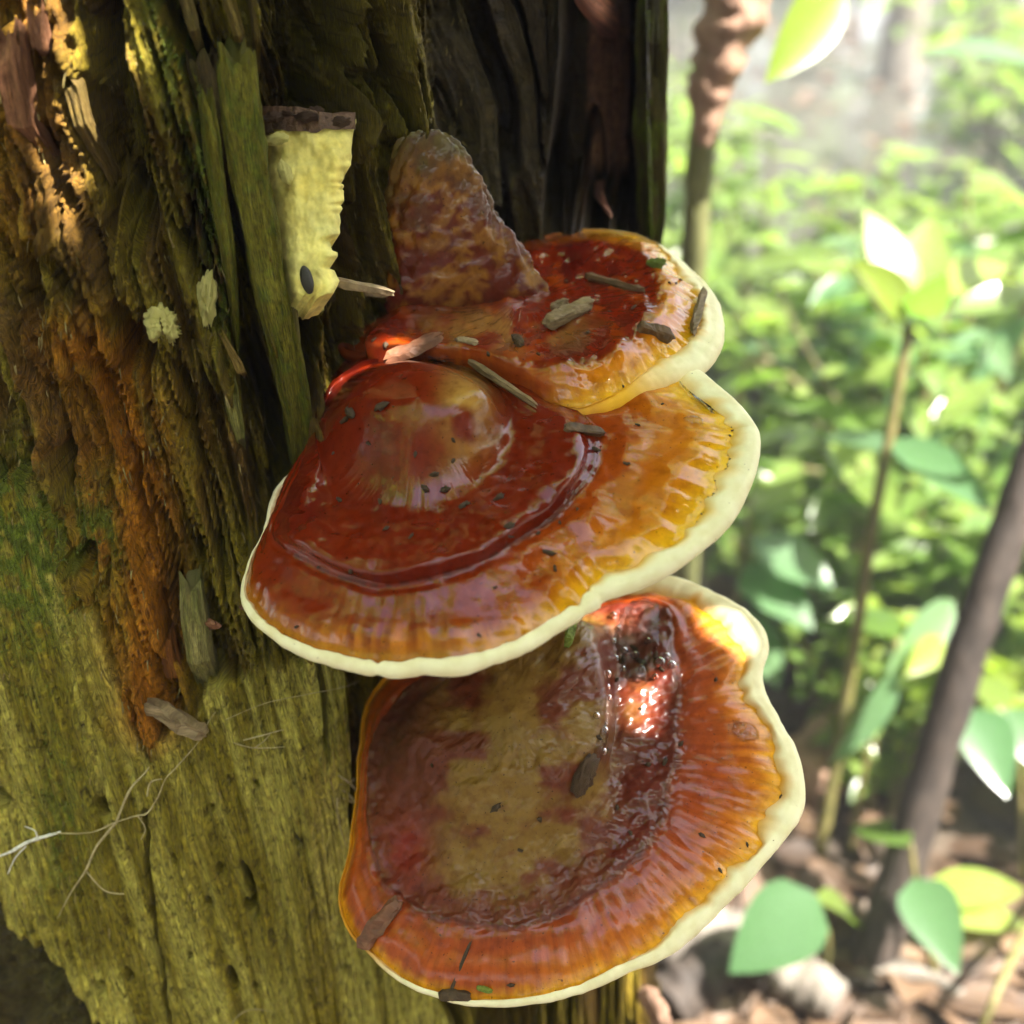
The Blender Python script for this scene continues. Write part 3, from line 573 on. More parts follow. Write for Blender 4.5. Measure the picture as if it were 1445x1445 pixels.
def stalk(secs, mat, parent, seed, lump=.0046):
    secs = np.array(secs, float); n = 90; k = np.arange(len(secs)); u = np.linspace(0, len(secs)-1, n)
    x, y, hw, d, fl = [crom(k, secs[:, i], u) for i in range(5)]
    m = 96; an = np.linspace(0, 2*math.pi, m, endpoint=False); A = np.broadcast_to(an, (n, m)); T = np.broadcast_to(u[:, None], (n, m))
    r = (hw*d/FPX)[:, None]
    lumps = lump*(.55*fbm(np.cos(A)*2.2+T*.9, np.sin(A)*2.2+T*.5, 3, seed)+.9*np.abs(fbm(np.cos(A)*6+T*1.7, np.sin(A)*6-T*1.9, 3, seed+1))*np.interp(T, [0, 3, 5, 8], [.2, .5, 1.3, .3]))
    c = np.stack([P(a, b, e) for a, b, e in zip(x, y, d)])
    V = c[:, None]+RT*(np.cos(A)*(r+lumps))[..., None]+(cvec(0, .55, .83)*1.)*(np.sin(A)*(r*fl[:, None]+lumps))[..., None]
    qx, qy, _ = proj(V); nz = fbm(qx/26, qy/26, 4, seed+5); n2_ = fbm(qx/55, qy/40, 3, seed+6)
    col = mixc(np.broadcast_to(np.array([.085, .035, .018]), V.shape), np.array([.12, .085, .028]), sst(-.25, .3, nz)*np.interp(T, [0, 3., 4.2, 8], [1, .9, .5, .5]))
    col = mixc(col, np.array([.17, .026, .008]), sst(.0, .4, n2_)*np.interp(T, [0, 3, 4.5, 8], [0, .2, .9, 1])); col = mixc(col, TAN*.9, sst(.2, .42, fbm(qx/22+5, qy/16, 3, seed+7))*.7)
    nf = fbm(qx/9, qy/9, 4, seed+8); ol = np.array([.11, .082, .018]); am = np.array([.26, .105, .014]); rd = np.array([.11, .014, .004])
    col = mixc(np.broadcast_to(ol, V.shape), np.array([.055, .03, .012]), sst(-.1, .5, nf+.6*nz))
    lowz = np.clip(np.interp(T, [0, 2.4, 4.6, 9], [0, .1, 1, 1])+.55*nz*np.interp(T, [1.5, 3, 5, 6], [0, 1, 1, 0]), 0, 1); c2_ = mixc(np.broadcast_to(rd, V.shape), am, sst(-.15, .35, nf*.7+nz)); col = col*(1-lowz[..., None])+c2_*lowz[..., None]
    F = gridfaces(n, m, True); fc = np.stack([A*.3, T*.12, 0*T+.25], -1)
    return link('stalk', mesh_np('stalk', V.reshape(-1, 3), F, True, col.reshape(-1, 3), fc.reshape(-1, 3)), mat, parent)
sp_, sn_ = on_stump(606, 215); ds = proj(sp_)[2]
print('stump depth at stalk', ds, 'at 440,600', proj(on_base(440, 600)[0])[2], 'at 500,1150', proj(on_base(500, 1150)[0])[2])
dc = proj(on_cap('up', 690, 430)[0])[2]
def sd_(t_): return (ds-.004)*(1-t_)+(dc+.006)*t_
stalk([(602, 199, 3, sd_(0), .9), (603, 206, 30, sd_(.03), .9), (606, 222, 48, sd_(.1), .9), (613, 256, 62, sd_(.25), .8), (624, 300, 72, sd_(.45), .7), (638, 350, 90, sd_(.65), .56), (654, 400, 106, sd_(.85), .42), (668, 440, 116, sd_(1.), .30), (676, 474, 106, sd_(1.)+.009, .12)], M['cap_rough'], CAPS['up']['root'], 211)
# --- the lower fungus
lo = [(930, 813), (1000, 830), (1060, 868), (1083, 908), (1078, 958), (1096, 1010), (1120, 1055), (1134, 1100), (1128, 1145), (1102, 1190), (1060, 1242), (990, 1312), (900, 1367), (800, 1407), (720, 1423), (630, 1414), (560, 1382), (512, 1332), (482, 1292), (478, 1250), (490, 1205), (500, 1140), (505, 1060), (515, 990), (560, 935), (640, 900), (740, 860), (850, 825)]
lg = [(930, 858), (950, 930), (955, 1030), (945, 1110), (910, 1190), (850, 1250), (780, 1290), (700, 1306), (620, 1294), (555, 1258), (525, 1200), (518, 1120), (526, 1040), (575, 970), (660, 925), (760, 885), (850, 855)]
lf = [(858, 890), (868, 980), (862, 1080), (835, 1150), (780, 1205), (690, 1225), (605, 1195), (555, 1125), (545, 1050), (595, 985), (690, 935), (785, 893)]
lt = [(700, 915), (800, 885), (838, 930), (846, 1000), (826, 1060), (775, 1105), (695, 1112), (628, 1080), (600, 1025), (628, 965)]
def lipw_lo(g, c2, e1, e2, org): 
    x = np.cos(g); return .0008+.0052*sst(-.1, .8, x)
def col_lo(U, G, R, x, y, K):
    nz = fbm(x/50, y/50, 4, 151); ra = fbm(G*30, R*26, 4, 152); g0 = K-1.
    tn = sst(-.28, .22, fbm(x/60+3, y/44, 4, 153)+.1)
    c = mixc(np.broadcast_to(np.array([.12, .028, .012]), x.shape+(3,)), np.array([.20, .11, .024]), tn*sst(570, 660, x)*(1-sst(g0-.75, g0-.25, U)))
    c = mixc(c, np.array([.10, .012, .006]), sst(830, 875, x+12*ra)*(1-sst(g0-.05, g0+.02, U))*.85*(1-.35*sst(0, .5, nz)))
    c = mixc(c, np.array([.07, .022, .016]), (1-sst(540, 640, x+20*nz))*(1-sst(1050, 1150, y))*.7)  # upper left darkened to paint in shade under the widest fungus
    c = mixc(c, np.array([.20, .018, .010]), np.exp(-(((x-575)/35)**2+((y-1200)/50)**2))*.8)
    b_ = sst(-.07, .07, U-g0+.10*fbm(G*5, R*9, 3, 168)+.09*ra)
    bc_ = mixc(np.broadcast_to(np.array([.23, .033, .003]), x.shape+(3,)), OR, np.clip(sst(.05, .6, U-g0)+.45*ra, 0, 1)); bc_ = mixc(bc_, OC, np.clip(sst(.45, .95, U-g0+.1*ra), 0, 1)*sst(640, 900, x)); bc_ = mixc(bc_, YE, np.clip(sst(.75, 1., U-g0+.08*ra), 0, 1)*.6)
    c = c*(1-b_[..., None])+bc_*b_[..., None]
    line = np.exp(-((U-g0+.02+.10*fbm(G*5, R*9, 3, 168))/.06)**2)*sst(-.3, .4, ra+.1); c = mixc(c, BLK, line*.8)
    return c
def det_lo(U, G, R, x, y, K):
    g0 = K-1.; b_ = sst(-.1, .2, U-g0)
    a1 = .0004*fbm(G*21, R*14, 4, 161)*b_; a2 = .0030*fbm(x/40+.3*y/40, y/34, 3, 162)*(1-b_)+.0009*np.abs(fbm((x+.7*y)/13, (y-.7*x)/34, 3, 163))*(1-b_)*sst(540, 640, x)*(1-sst(820, 870, x))+.0003*fbm(x/6, y/6, 2, 167)*(1-b_)
    st = -.0012*sst(-.05, .05, U-g0+.10*fbm(G*5, R*9, 3, 168)+.05*fbm(G*26, R*9, 2, 169))
    a2 = a2*sst(.1, .7, U)
    return a1+a2+st+.0005*np.sin((U-g0)*11+2*fbm(G*6, R*5, 2, 164))*b_
build_cap('lo', (750, 1100, .535), (-.20, .52, .83), (720, 1005, .049),
    [hset(lt, .038), hset(lf, .0150), hset(lg, .0106), ('mix', .5, .28), hset(lo, 0.)],
    lipw_lo, lambda g: (.0010+(.0019+.0014*np.cos(g))*sst(-2.8, -2.3, g)*(1-sst(1.7, 2.1, g)))*(1+.22*fbm(np.cos(g)*9, np.sin(g)*9, 3, 335)), col_lo, (M['cap_wet'], M['lip'], M['pore']), -.028, per=40, wob=.0016, seed=171, detail=det_lo, lipc=lambda g: sst(-2.7, -2.4, g)*(1-sst(1.7, 2.1, g)), coat_fn=lambda U, G, x, y, K: np.clip(.14+.22*sst(620, 720, x)+.65*np.maximum(sst(840, 880, x+10*fbm(x/20, y/20, 2, 93)), sst(K-1.25, K-.95, U))+.25*fbm(x/40, y/40, 3, 92), .05, .9))
tag(CAPS['lo']['root'], 'wrinkled brown shelf fungus facing outward below the widest one, orange band, wavy cream rim', 'fungus', 'shelf fungi on the stump')
# ------------------------------------------------------------------ small fungi on the wood
def blob_mesh(name, seed, nu=26, nv=18, amp=.35, fr=2.4):
    a, b_ = np.meshgrid(np.linspace(0, 2*math.pi, nu, endpoint=False), np.linspace(.04, math.pi-.04, nv))
    D = np.stack([np.cos(a)*np.sin(b_), np.sin(a)*np.sin(b_), np.cos(b_)], -1)
    r = 1+amp*(fbm(D[..., 0]*fr+seed, D[..., 1]*fr+D[..., 2]*fr*1.3, 3, seed)+.5*fbm(D[..., 2]*fr*2, D[..., 1]*fr*2+D[..., 0], 2, seed+1))
    return mesh_np(name, (D*r[..., None]).reshape(-1, 3), gridfaces(nv, nu, True))
def frame(z, up=UP):
    z = Vector(z).normalized(); x = Vector(np.cross(up, z)).normalized(); y = z.cross(x); return Matrix((x, y, z)).transposed().to_4x4()
def put_blob(name, pos, nrm, sx, sy, sz, mat, seed, amp=.35, rot=0., parent=None, fr=2.4, nu=26, nv=18):
    o = link(name, blob_mesh(name, seed, nu, nv, amp, fr), mat)
    o.matrix_world = Matrix.Translation(pos) @ frame(nrm) @ Matrix.Rotation(rot, 4, 'Z') @ Matrix.Diagonal((sx, sy, sz, 1))
    if parent is not None:
        o.parent = parent; o.matrix_parent_inverse = Matrix.Translation(-parent.location)
    return o
U1 = .000255
def stump_blob(x, y, w_, h_, t_, label, seed, amp, rot, cat, name, mat):
    p, n_ = on_stump(x, y); o = put_blob(name, p+n_*t_*.3, n_, w_/2*U1, h_/2*U1, t_, mat, seed, amp, rot, fr=3.6, nu=40, nv=28)
    return tag(o, label, cat)
stump_blob(231, 455, 34, 44, .004, 'small pale yellow crumbly fungus lump above a dark hollow in the wood', 5, .6, .2, 'fungus', 'fungus_lump', M['cream'])
stump_blob(288, 425, 24, 72, .004, 'narrow upright cream fungus crust on the mossy ridge', 9, .5, -.1, 'fungus', 'fungus_lump', M['cream'])
stump_blob(448, 436, 12, 22, .0025, 'tiny smooth white egg-shaped fungus bud below the broken yellow fungus', 12, .1, 0, 'fungus', 'fungus_bud', M['cream'])
# broken pale fungus
cf_d = min(proj(on_stump(445, 300)[0])[2], proj(on_base(440, 300)[0])[2]+.012)-.006
cf = empty('broken_fungus', tuple(P(440, 410, cf_d)))
tag(cf, 'broken pale yellow fungus slab showing its spongy face, brown crust on top', 'fungus')
ny, nx = 90, 54; yy = np.linspace(168, 418, ny); tgrid = np.linspace(0, 1, nx)
xl = lin(yy, [168, 200, 260, 300, 350, 400, 418], [366, 376, 384, 390, 399, 408, 414]); xr = lin(yy, [168, 176, 215, 232, 240, 290, 300, 330, 342, 365, 380, 395, 412, 418], [502, 503, 496, 498, 490, 488, 480, 484, 476, 482, 474, 480, 470, 462])
xl = xl+5*fbm(yy/26, yy*0, 4, 301); xr = xr+7*fbm(yy/30, yy*0+4, 3, 302)-7*sst(.25, .55, fbm(yy/11, yy*0+9, 2, 309))
xx = xl[:, None]+(xr-xl)[:, None]*tgrid; YY = yy[:, None]+sst(.86, 1., np.linspace(0, 1, ny))[:, None]*14*fbm(tgrid*5, tgrid*0, 3, 306)[None, :]
bul = .006*(1-(2*tgrid-1)**4)[None, :]+.0022*fbm(xx/18, YY/26, 4, 303)+.002*fbm(xx/40, YY/60, 2, 304)
dd = cf_d+.004-bul-.00004*(YY-300)-.00003*(xx-430)
VF = np.stack([P(a, b, c) for a, b, c in zip(xx.ravel(), YY.ravel(), dd.ravel())])
back = cvec(-.35, -.2, -.9)*.022
ring = np.concatenate([np.arange(nx), np.arange(1, ny)*nx+nx-1, (ny-1)*nx+np.arange(nx-2, -1, -1), np.arange(ny-2, 0, -1)*nx])
VB = VF[ring]+back; n0 = len(VF); rr = np.arange(len(ring))
FS = np.stack([ring, n0+rr, n0+np.roll(rr, -1), np.roll(ring, -1)], 1)
link('spongy_face', mesh_np('spongy_face', np.concatenate([VF, VB]), np.concatenate([gridfaces(ny, nx), FS])), M['flesh'], cf)
tl = VF[:nx]; vv = []
for k in range(8):
    t_ = k/7; vv.append(tl+back*t_*1.1+UP*(.0025+.002*math.sin(t_*3)+.0022*fbm(np.arange(nx)/22+k*.3, np.zeros(nx)+k*.8, 2, 310))[:, None]-FW*.002*(1-t_))
vv = [tl-UP*(.003+.004*fbm(np.arange(nx)/13, np.zeros(nx), 2, 312))[:, None]-FW*.0022]+vv
link('brown_crust', mesh_np('brown_crust', np.concatenate(vv), gridfaces(9, nx)), M['crust_brown'], cf)
for i_, (bx_, by_, bs_, br_) in enumerate([(385, 166, 7, .3), (405, 160, 9, -.2), (432, 164, 10, .1), (458, 168, 8, .4), (482, 172, 7, 0), (420, 178, 6, .5), (378, 182, 5, -.4), (446, 158, 7, .2)]):
    put_blob('crust_flake', P(bx_, by_, cf_d-.001+.004*(i_ % 2)), UP-FW*.4, bs_*.00042, bs_*.00022, .0016, M['crust_brown'], 600+i_, .6, br_, cf, fr=3.)
o = put_blob('pale_nodule', P(402, 243, cf_d-.006), -FW, .0022, .004, .002, M['cream'], 31, .3, .3, cf)
o = put_blob('pale_nodule', P(392, 196, cf_d-.003), -FW, .004, .002, .002, M['cream'], 33, .3, .2, cf)
o = put_blob('seed_hull', P(433, 395, cf_d-.008), -FW+RT*.5, .0021, .0048, .0020, M['seed'], 35, .05, .25)
tag(o, 'dark slate oval seed hull stuck to the lower edge of the broken yellow fungus', 'seed hull')
# ------------------------------------------------------------------ debris
def surf(sf, x, y):
    return on_stump(x, y) if sf == 'stump' else on_cap(sf, x, y)
CN = [0]
def chip(name, sf, p0, p1, wpx, thick, mat, label, cat, group=None, bend=0., lift=0.):
    CN[0] += 1; seed = 400+CN[0]*3
    a, na = surf(sf, *p0); b, nb = surf(sf, *p1)
    n = na+nb; n /= np.linalg.norm(n); d = b-a; L = np.linalg.norm(d); t = d/L; n = n-t*(n@t); n /= np.linalg.norm(n); s = np.cross(n, t)
    m, r = 12, 10; k = np.linspace(0, 1, m); an = np.linspace(0, 2*math.pi, r, endpoint=False)
    K, A = np.meshgrid(k, an, indexing='ij'); hw = wpx*U1/2
    prof = np.interp(k, [0, .06, .5, .92, 1], [.62, .9, 1., .85, .5])[:, None]
    nz = fbm(A*1.6+seed, K*4, 3, seed)
    ca, sa = np.cos(A), np.sin(A); sx = np.sign(ca)*np.abs(ca)**.5; sy = np.sign(sa)*np.abs(sa)**.6
    end = np.where((K < .01), 1, np.where(K > .99, 1, 0))*nz*L*.08
    V = a+t*((K*L)+end)[..., None]+s*(sx*hw*prof*(1+.5*nz))[..., None]+n*(sy*thick*.5*prof*(1+.5*nz)+thick*.35+lift+bend*np.sin(K*math.pi))[..., None]
    V = V.reshape(-1, 3); c0 = V[:r].mean(0); c1 = V[-r:].mean(0); V = np.concatenate([V, [c0, c1]])-a
    F = gridfaces(m, r, True).tolist()+[[(j+1) % r, j, m*r] for j in range(r)]+[[(m-1)*r+j, (m-1)*r+(j+1) % r, m*r+1] for j in range(r)]
    me = bpy.data.meshes.new(name); me.from_pydata(V.tolist(), [], F); me.polygons.foreach_set('use_smooth', [False]*len(F)); me.update()
    o = link(name, me, mat); o.location = a
    return tag(o, label, cat, group)
chip('wood_chip', 'up', (772, 464), (836, 432), 24, .0055, M['chip'], 'thick grey-brown wood chip lying slanted in the middle of the upper fungus', 'wood chip')
chip('wood_chip', 'up', (778, 438), (800, 428), 10, .003, M['chip'], 'short grey chip beside the thick slanted wood chip', 'wood chip')
chip('wood_chip', 'up', (826, 392), (906, 413), 12, .003, M['chip_dark'], 'long thin brown splinter across the red part of the upper fungus', 'wood chip')
chip('wood_chip', 'up', (898, 465), (946, 482), 17, .005, M['chip_dark'], 'dark square-ended wood chip on the yellow band of the upper fungus', 'wood chip')
chip('bark_flake', 'up', (726, 478), (737, 490), 12, .003, M['crumb'], 'small black bark flake on the red front of the upper fungus', 'bark flake')
chip('bark_flake', 'up', (646, 480), (674, 486), 10, .002, M['chip_pale'], 'small tan flake at the front edge of the knobbly stalk', 'bark flake')
chip('twig', 'mid', (662, 516), (758, 582), 9, .0026, M['chip'], 'straight grey twig wedged between the upper and the widest fungus', 'twig', lift=.002)
chip('twig', 'up', (640, 478), (664, 516), 6, .002, M['chip_dark'], 'dark bent twig end hanging over the front lip of the upper fungus', 'twig')
chip('bark_flake', 'mid', (795, 606), (850, 612), 15, .003, M['chip_dark'], 'flat dark bark flake on the groove of the widest fungus', 'bark flake')
chip('bark_strip', 'stump', (488, 468), (562, 432), 17, .006, M['bark_red'], 'reddish bark strip leaning against the foot of the knobbly stalk', 'bark strip', lift=.034)
chip('bark_strip', 'stump', (505, 452), (548, 448), 12, .004, M['chip'], 'short olive bark strip in the pile beside the knobbly stalk', 'bark strip', lift=.030)
chip('wood_sliver', 'stump', (466, 366), (552, 388), 13, .004, M['chip_pale'], 'pale grey wood sliver sticking out beside the broken yellow fungus', 'wood sliver', lift=.030)
chip('wood_sliver', 'stump', (518, 408), (552, 412), 10, .004, M['chip'], 'olive wood sliver lying under the pale grey sliver', 'wood sliver', lift=.004)
chip('bark_strip', 'stump', (470, 508), (502, 478), 14, .005, M['bark_red'], 'rough brown bark strip beside the left end of the upper fungus', 'bark strip', lift=.032)
chip('wood_chip', 'stump', (218, 984), (298, 1026), 26, .008, M['chip'], 'brown wedge of split wood lying on crumbled orange rot', 'wood chip', lift=.003)
chip('wood_chip', 'stump', (288, 862), (320, 868), 20, .003, M['bark_red'], 'flat pinkish brown chip beside a short pale splinter', 'wood chip', lift=.004)
chip('bark_flake', 'stump', (310, 824), (346, 820), 20, .002, M['bark_red'], 'thin reddish bark flake touching the left rim of the widest fungus', 'bark flake', lift=.012)
chip('twig', 'lo', (500, 1346), (566, 1268), 26, .007, M['bark_red'], 'short thick brown twig lying over the left rim of the lowest fungus', 'twig')
chip('twig', 'lo', (796, 925), (806, 884), 14, .005, M['moss'], 'mossy stub of twig under the cream rim of the widest fungus', 'twig', lift=.004)
chip('bark_flake', 'up', (600, 356), (622, 366), 10, .003, M['crumb'], 'dark flake stuck on the knobbly stalk', 'bark flake', lift=.02)
chip('thorn', 'up', (1002, 412), (1030, 430), 12, .004, M['chip'], 'small grey thorn sticking over the right rim of the upper fungus', 'thorn', lift=.002)
chip('green_flake', 'lo', (672, 1392), (694, 1398), 8, .0015, M['moss'], 'small green leaf flake on the front rim of the lowest fungus', 'leaf flake')
chip('bark_flake', 'lo', (620, 1408), (665, 1404), 16, .003, M['crumb'], 'black gnawed bark flake at the bottom rim of the lowest fungus', 'bark flake')
chip('twig', 'lo', (636, 1398), (664, 1330), 5, .0014, M['crumb'], 'thin dark twig lying across the orange band of the lowest fungus', 'twig')
p, n_ = on_cap('up', 924, 375); o = put_blob('moss_tuft', p+n_*.001, n_, .0032, .0028, .0022, M['moss'], 41, .6, 0, fr=4.); tag(o, 'small green moss tuft on the yellow band of the upper fungus', 'moss')
p, n_ = on_cap('lo', 824, 1094); o = put_blob('bark_scab', p+n_*.0005, n_, .005, .0075, .0025, M['chip_dark'], 43, .4, -.3, fr=4.); tag(o, 'dark rough oval scab beside the dark red hollow of the lowest fungus', 'bark scab')
# scattered crumbs
crumbs = [bpy.data.meshes.new('x')]*0
CM = [blob_mesh('crumb', 60+i, 9, 7, .8, 2.) for i in range(5)]
for m_ in CM: m_.materials.append(M['crumb'])
def crumb_set(sf, spots, label, group):
    for x, y, s_ in spots:
        p, n_ = on_cap(sf, x, y); o = link('crumb', random.choice(CM))
        o.matrix_world = Matrix.Translation(p+n_*s_*U1*.2) @ frame(n_) @ Matrix.Rotation(random.random()*6, 4, 'Z') @ Matrix.Diagonal((s_*U1*random.uniform(.5, .95), s_*U1*.4, s_*U1*.35, 1))
        tag(o, label, 'crumb', group)
mids = [(497, 582, 16), (540, 574, 13), (488, 592, 9), (628, 690, 9), (655, 714, 10), (660, 712, 6), (705, 703, 9), (720, 742, 9), (720, 758, 7), (480, 705, 7), (536, 708, 6), (545, 745, 6), (600, 690, 8), (612, 668, 7), (640, 650, 5), (775, 780, 8), (782, 803, 5), (760, 752, 5), (790, 738, 5), (496, 806, 7), (840, 635, 8), (520, 625, 5), (586, 640, 5), (640, 622, 5), (700, 830, 4), (675, 898, 4), (420, 885, 4), (885, 655, 6), (580, 755, 5), (450, 800, 4), (470, 640, 4), (815, 720, 4), (900, 600, 4), (935, 570, 4)]
crumb_set('mid', mids, 'tiny dark crumb of rotten wood scattered on the widest fungus', 'crumbs on the widest fungus')
ups = [(880, 545, 4), (945, 400, 5), (960, 395, 4), (975, 372, 4), (895, 435, 6), (830, 470, 5), (690, 500, 6), (760, 500, 5), (545, 488, 8), (528, 480, 6), (800, 398, 5), (860, 440, 4), (700, 540, 4), (985, 440, 4)]
crumb_set('up', ups, 'tiny dark crumb of rotten wood scattered on the upper fungus', 'crumbs on the upper fungus')
los = [(960, 1050, 6), (905, 1000, 5), (990, 1180, 6), (1015, 1230, 5), (700, 1140, 9), (760, 1155, 8), (735, 1200, 6), (870, 1140, 7), (940, 1075, 8), (915, 1080, 7), (890, 1175, 6), (610, 1080, 5), (855, 1060, 8), (845, 1040, 7), (720, 1390, 6), (1115, 1130, 5), (1055, 1190, 4), (1010, 960, 5), (905, 935, 9), (880, 930, 8), (895, 915, 7), (935, 945, 7), (870, 960, 6), (925, 925, 8)]
crumb_set('lo', los, 'tiny dark crumb of rotten wood scattered on the lowest fungus', 'crumbs on the lowest fungus')
rl = np.random.default_rng(5); ls = []
for _ in range(26): ls.append((rl.uniform(985, 1055), rl.uniform(600, 745), rl.uniform(2., 3.6)))
crumb_set('mid', [s_ for s_ in ls if abs((s_[0]-1040)+.45*(s_[1]-670)) < 40], 'black speck on the right side of the widest fungus', 'black specks near the cream rim')
# rain water held on the fungi
def water_patch(sf, x, y, rx, ry, rot, seed, hgt=.0012, n=34):
    pts = []; V = []; nr = 8
    c0, n0 = on_cap(sf, x, y)
    for i in range(nr):
        t_ = i/(nr-1)
        for j in range(n):
            a = 2*math.pi*j/n; k = t_*(1+.28*float(fbm(np.cos(a)*1.7+seed, np.sin(a)*1.7, 2, seed)))
            ex, ey = rx*k*math.cos(a), ry*k*math.sin(a)
            p, n_ = on_cap(sf, x+ex*math.cos(rot)-ey*math.sin(rot), y+ex*math.sin(rot)+ey*math.cos(rot), 5)
            V.append(p+n_*(hgt*(1-t_**3)-.0004*t_**6))
    V = np.array(V); return mesh_np('water', V, gridfaces(nr, n, True))
def water(sf, x, y, rx, ry, rot, seed, label, name='rain_puddle', bubbles=(), hgt=.0012):
    o = link(name, water_patch(sf, x, y, rx, ry, rot, seed, hgt), M['water']); tag(o, label, 'water')
    for i, (bx, by, br) in enumerate(bubbles):
        p, n_ = on_cap(sf, bx, by)
        b = put_blob('bubble', p+n_*br*U1*.35, n_, br*U1, br*U1, br*U1*.8, M['water'], 70+i, .05, parent=o, nu=14, nv=10)
water('lo', 900, 900, 34, 62, .1, 3, 'clear rain puddle with bubbles in the dark red hollow of the lowest fungus', bubbles=[(865, 870, 6), (872, 886, 5), (866, 905, 5), (880, 918, 6), (895, 925, 7), (915, 905, 6), (930, 935, 9), (940, 925, 6), (905, 945, 6), (868, 930, 5), (858, 950, 6), (878, 945, 5), (862, 968, 5), (925, 955, 5), (948, 938, 7), (858, 985, 5)], hgt=.0016)
water('lo', 848, 1048, 8, 36, .25, 4, 'narrow streak of water below the bubbly puddle on the lowest fungus', 'water_streak', [(842, 1010, 5), (852, 1030, 5), (850, 1060, 6)])
water('lo', 1050, 1032, 22, 14, .4, 5, 'small water drop on the orange band of the lowest fungus', 'water_drop', hgt=.0014)
water('mid', 992, 545, 26, 16, .5, 6, 'curved water drop at the right end of the widest fungus', 'water_drop', hgt=.0014)
water('mid', 980, 593, 15, 5, .1, 7, 'flat bright water drop on the yellow right side of the widest fungus', 'water_drop')
water('up', 620, 508, 40, 7, .1, 8, 'thin water film along the front lip of the upper fungus', 'water_film')
# ------------------------------------------------------------------ rootlets on the stump
def root_line(name, pts, rads, mat, label, group=None, lift=.003, branches=()):
    W = []
    for x, y in pts:
        p, n_ = on_stump(x, y); W.append(p+n_*lift)
    o = tube(name, W, np.array(rads)*.5, mat, None, 6, .5, 5, sub=len(pts)*6)
    tag(o, label, 'root', group)
    for bp, br in branches:
        tube('side_root', [(lambda q_: q_[0]+q_[1]*lift)(on_stump(*b)) for b in bp], br, mat, o, 5, .2, 3, sub=len(bp)*5)
    return o
root_line('dry_root', [(-12, 1208), (20, 1196), (50, 1182), (88, 1168)], [.0007, .0012, .0016, .0010], M['root_white'], 'bleached white root end lying across the sound green-yellow wood', branches=[([(60, 1178), (52, 1165), (38, 1160)], [.0004, .0003, .0002]), ([(40, 1190), (30, 1205), (18, 1228)], [.0004, .0003, .0002])])
root_line('dry_root', [(86, 1170), (130, 1168), (165, 1155), (195, 1145), (212, 1140), (226, 1118), (238, 1095), (252, 1075), (280, 1040), (296, 1015), (306, 998)], [.0006, .0006, .0006, .0007, .0007, .0006, .0005, .0004, .0004, .0003, .0003], M['root'], 'long wiry rootlet climbing from the white root end to the split wedge', branches=[([(165, 1155), (140, 1190), (128, 1222), (105, 1250), (88, 1290)], [.0006, .0005, .0005, .0003, .0002]), ([(165, 1155), (185, 1110), (205, 1085), (212, 1078)], [.0005, .0005, .0004, .0003]), ([(212, 1118), (218, 1100), (230, 1094)], [.0004, .0004, .0003]), ([(128, 1222), (150, 1250), (180, 1254)], [.0003, .0003, .0003]), ([(195, 1145), (205, 1160), (202, 1180)], [.0003, .0002, .0002])])
root_line('dry_root', [(330, 1044), (360, 1050), (398, 1048)], [.0003, .0005, .0002], M['root'], 'short pale rootlet with side hairs under the left rim of the widest fungus', branches=[([(345, 1040), (372, 1030), (398, 1024)], [.0003, .0003, .0002]), ([(360, 1050), (375, 1038), (380, 1028)], [.0003, .0002, .0002])])
root_line('dry_root', [(318, 1010), (370, 985), (430, 975), (480, 966), (505, 958)], [.0002, .0003, .0003, .0003, .0002], M['root'], 'hair-thin rootlet running along just below the widest fungus')
root_line('dry_root', [(325, 1442), (335, 1426), (355, 1418), (382, 1420)], [.0003, .0005, .0004, .0002], M['root'], 'small pale hooked rootlet low on the sound wood')
root_line('dry_root', [(476, 1088), (486, 1096), (497, 1108)], [.0007, .0010, .0006], M['root'], 'thick yellow rootlet stub in a tuft beside the lowest fungus', branches=[([(486, 1096), (505, 1110), (515, 1130), (512, 1150)], [.0004, .0003, .0003, .0002]), ([(478, 1100), (500, 1090), (512, 1060), (514, 1042)], [.0003, .0003, .0003, .0002]), ([(480, 1110), (498, 1125), (505, 1150), (490, 1180)], [.0003, .0003, .0003, .0002]), ([(475, 1120), (477, 1150), (488, 1190)], [.0003, .0002, .0002]), ([(484, 1122), (500, 1128), (512, 1120)], [.0003, .0002, .0002])])
root_line('spider_thread', [(366, 535), (368, 560), (374, 590), (383, 620)], [.0002]*4, M['root'], 'single fine pale thread hanging in the dark hollow beside the fungi', lift=.012)
# sunlit red wood fragment below the lowest fungus
chip('wood_fragment', 'stump', (872, 1388), (905, 1448), 34, .010, M['bark_pink'], 'pinkish red wood fragment sticking out below the lowest fungus', 'wood fragment', lift=.01)
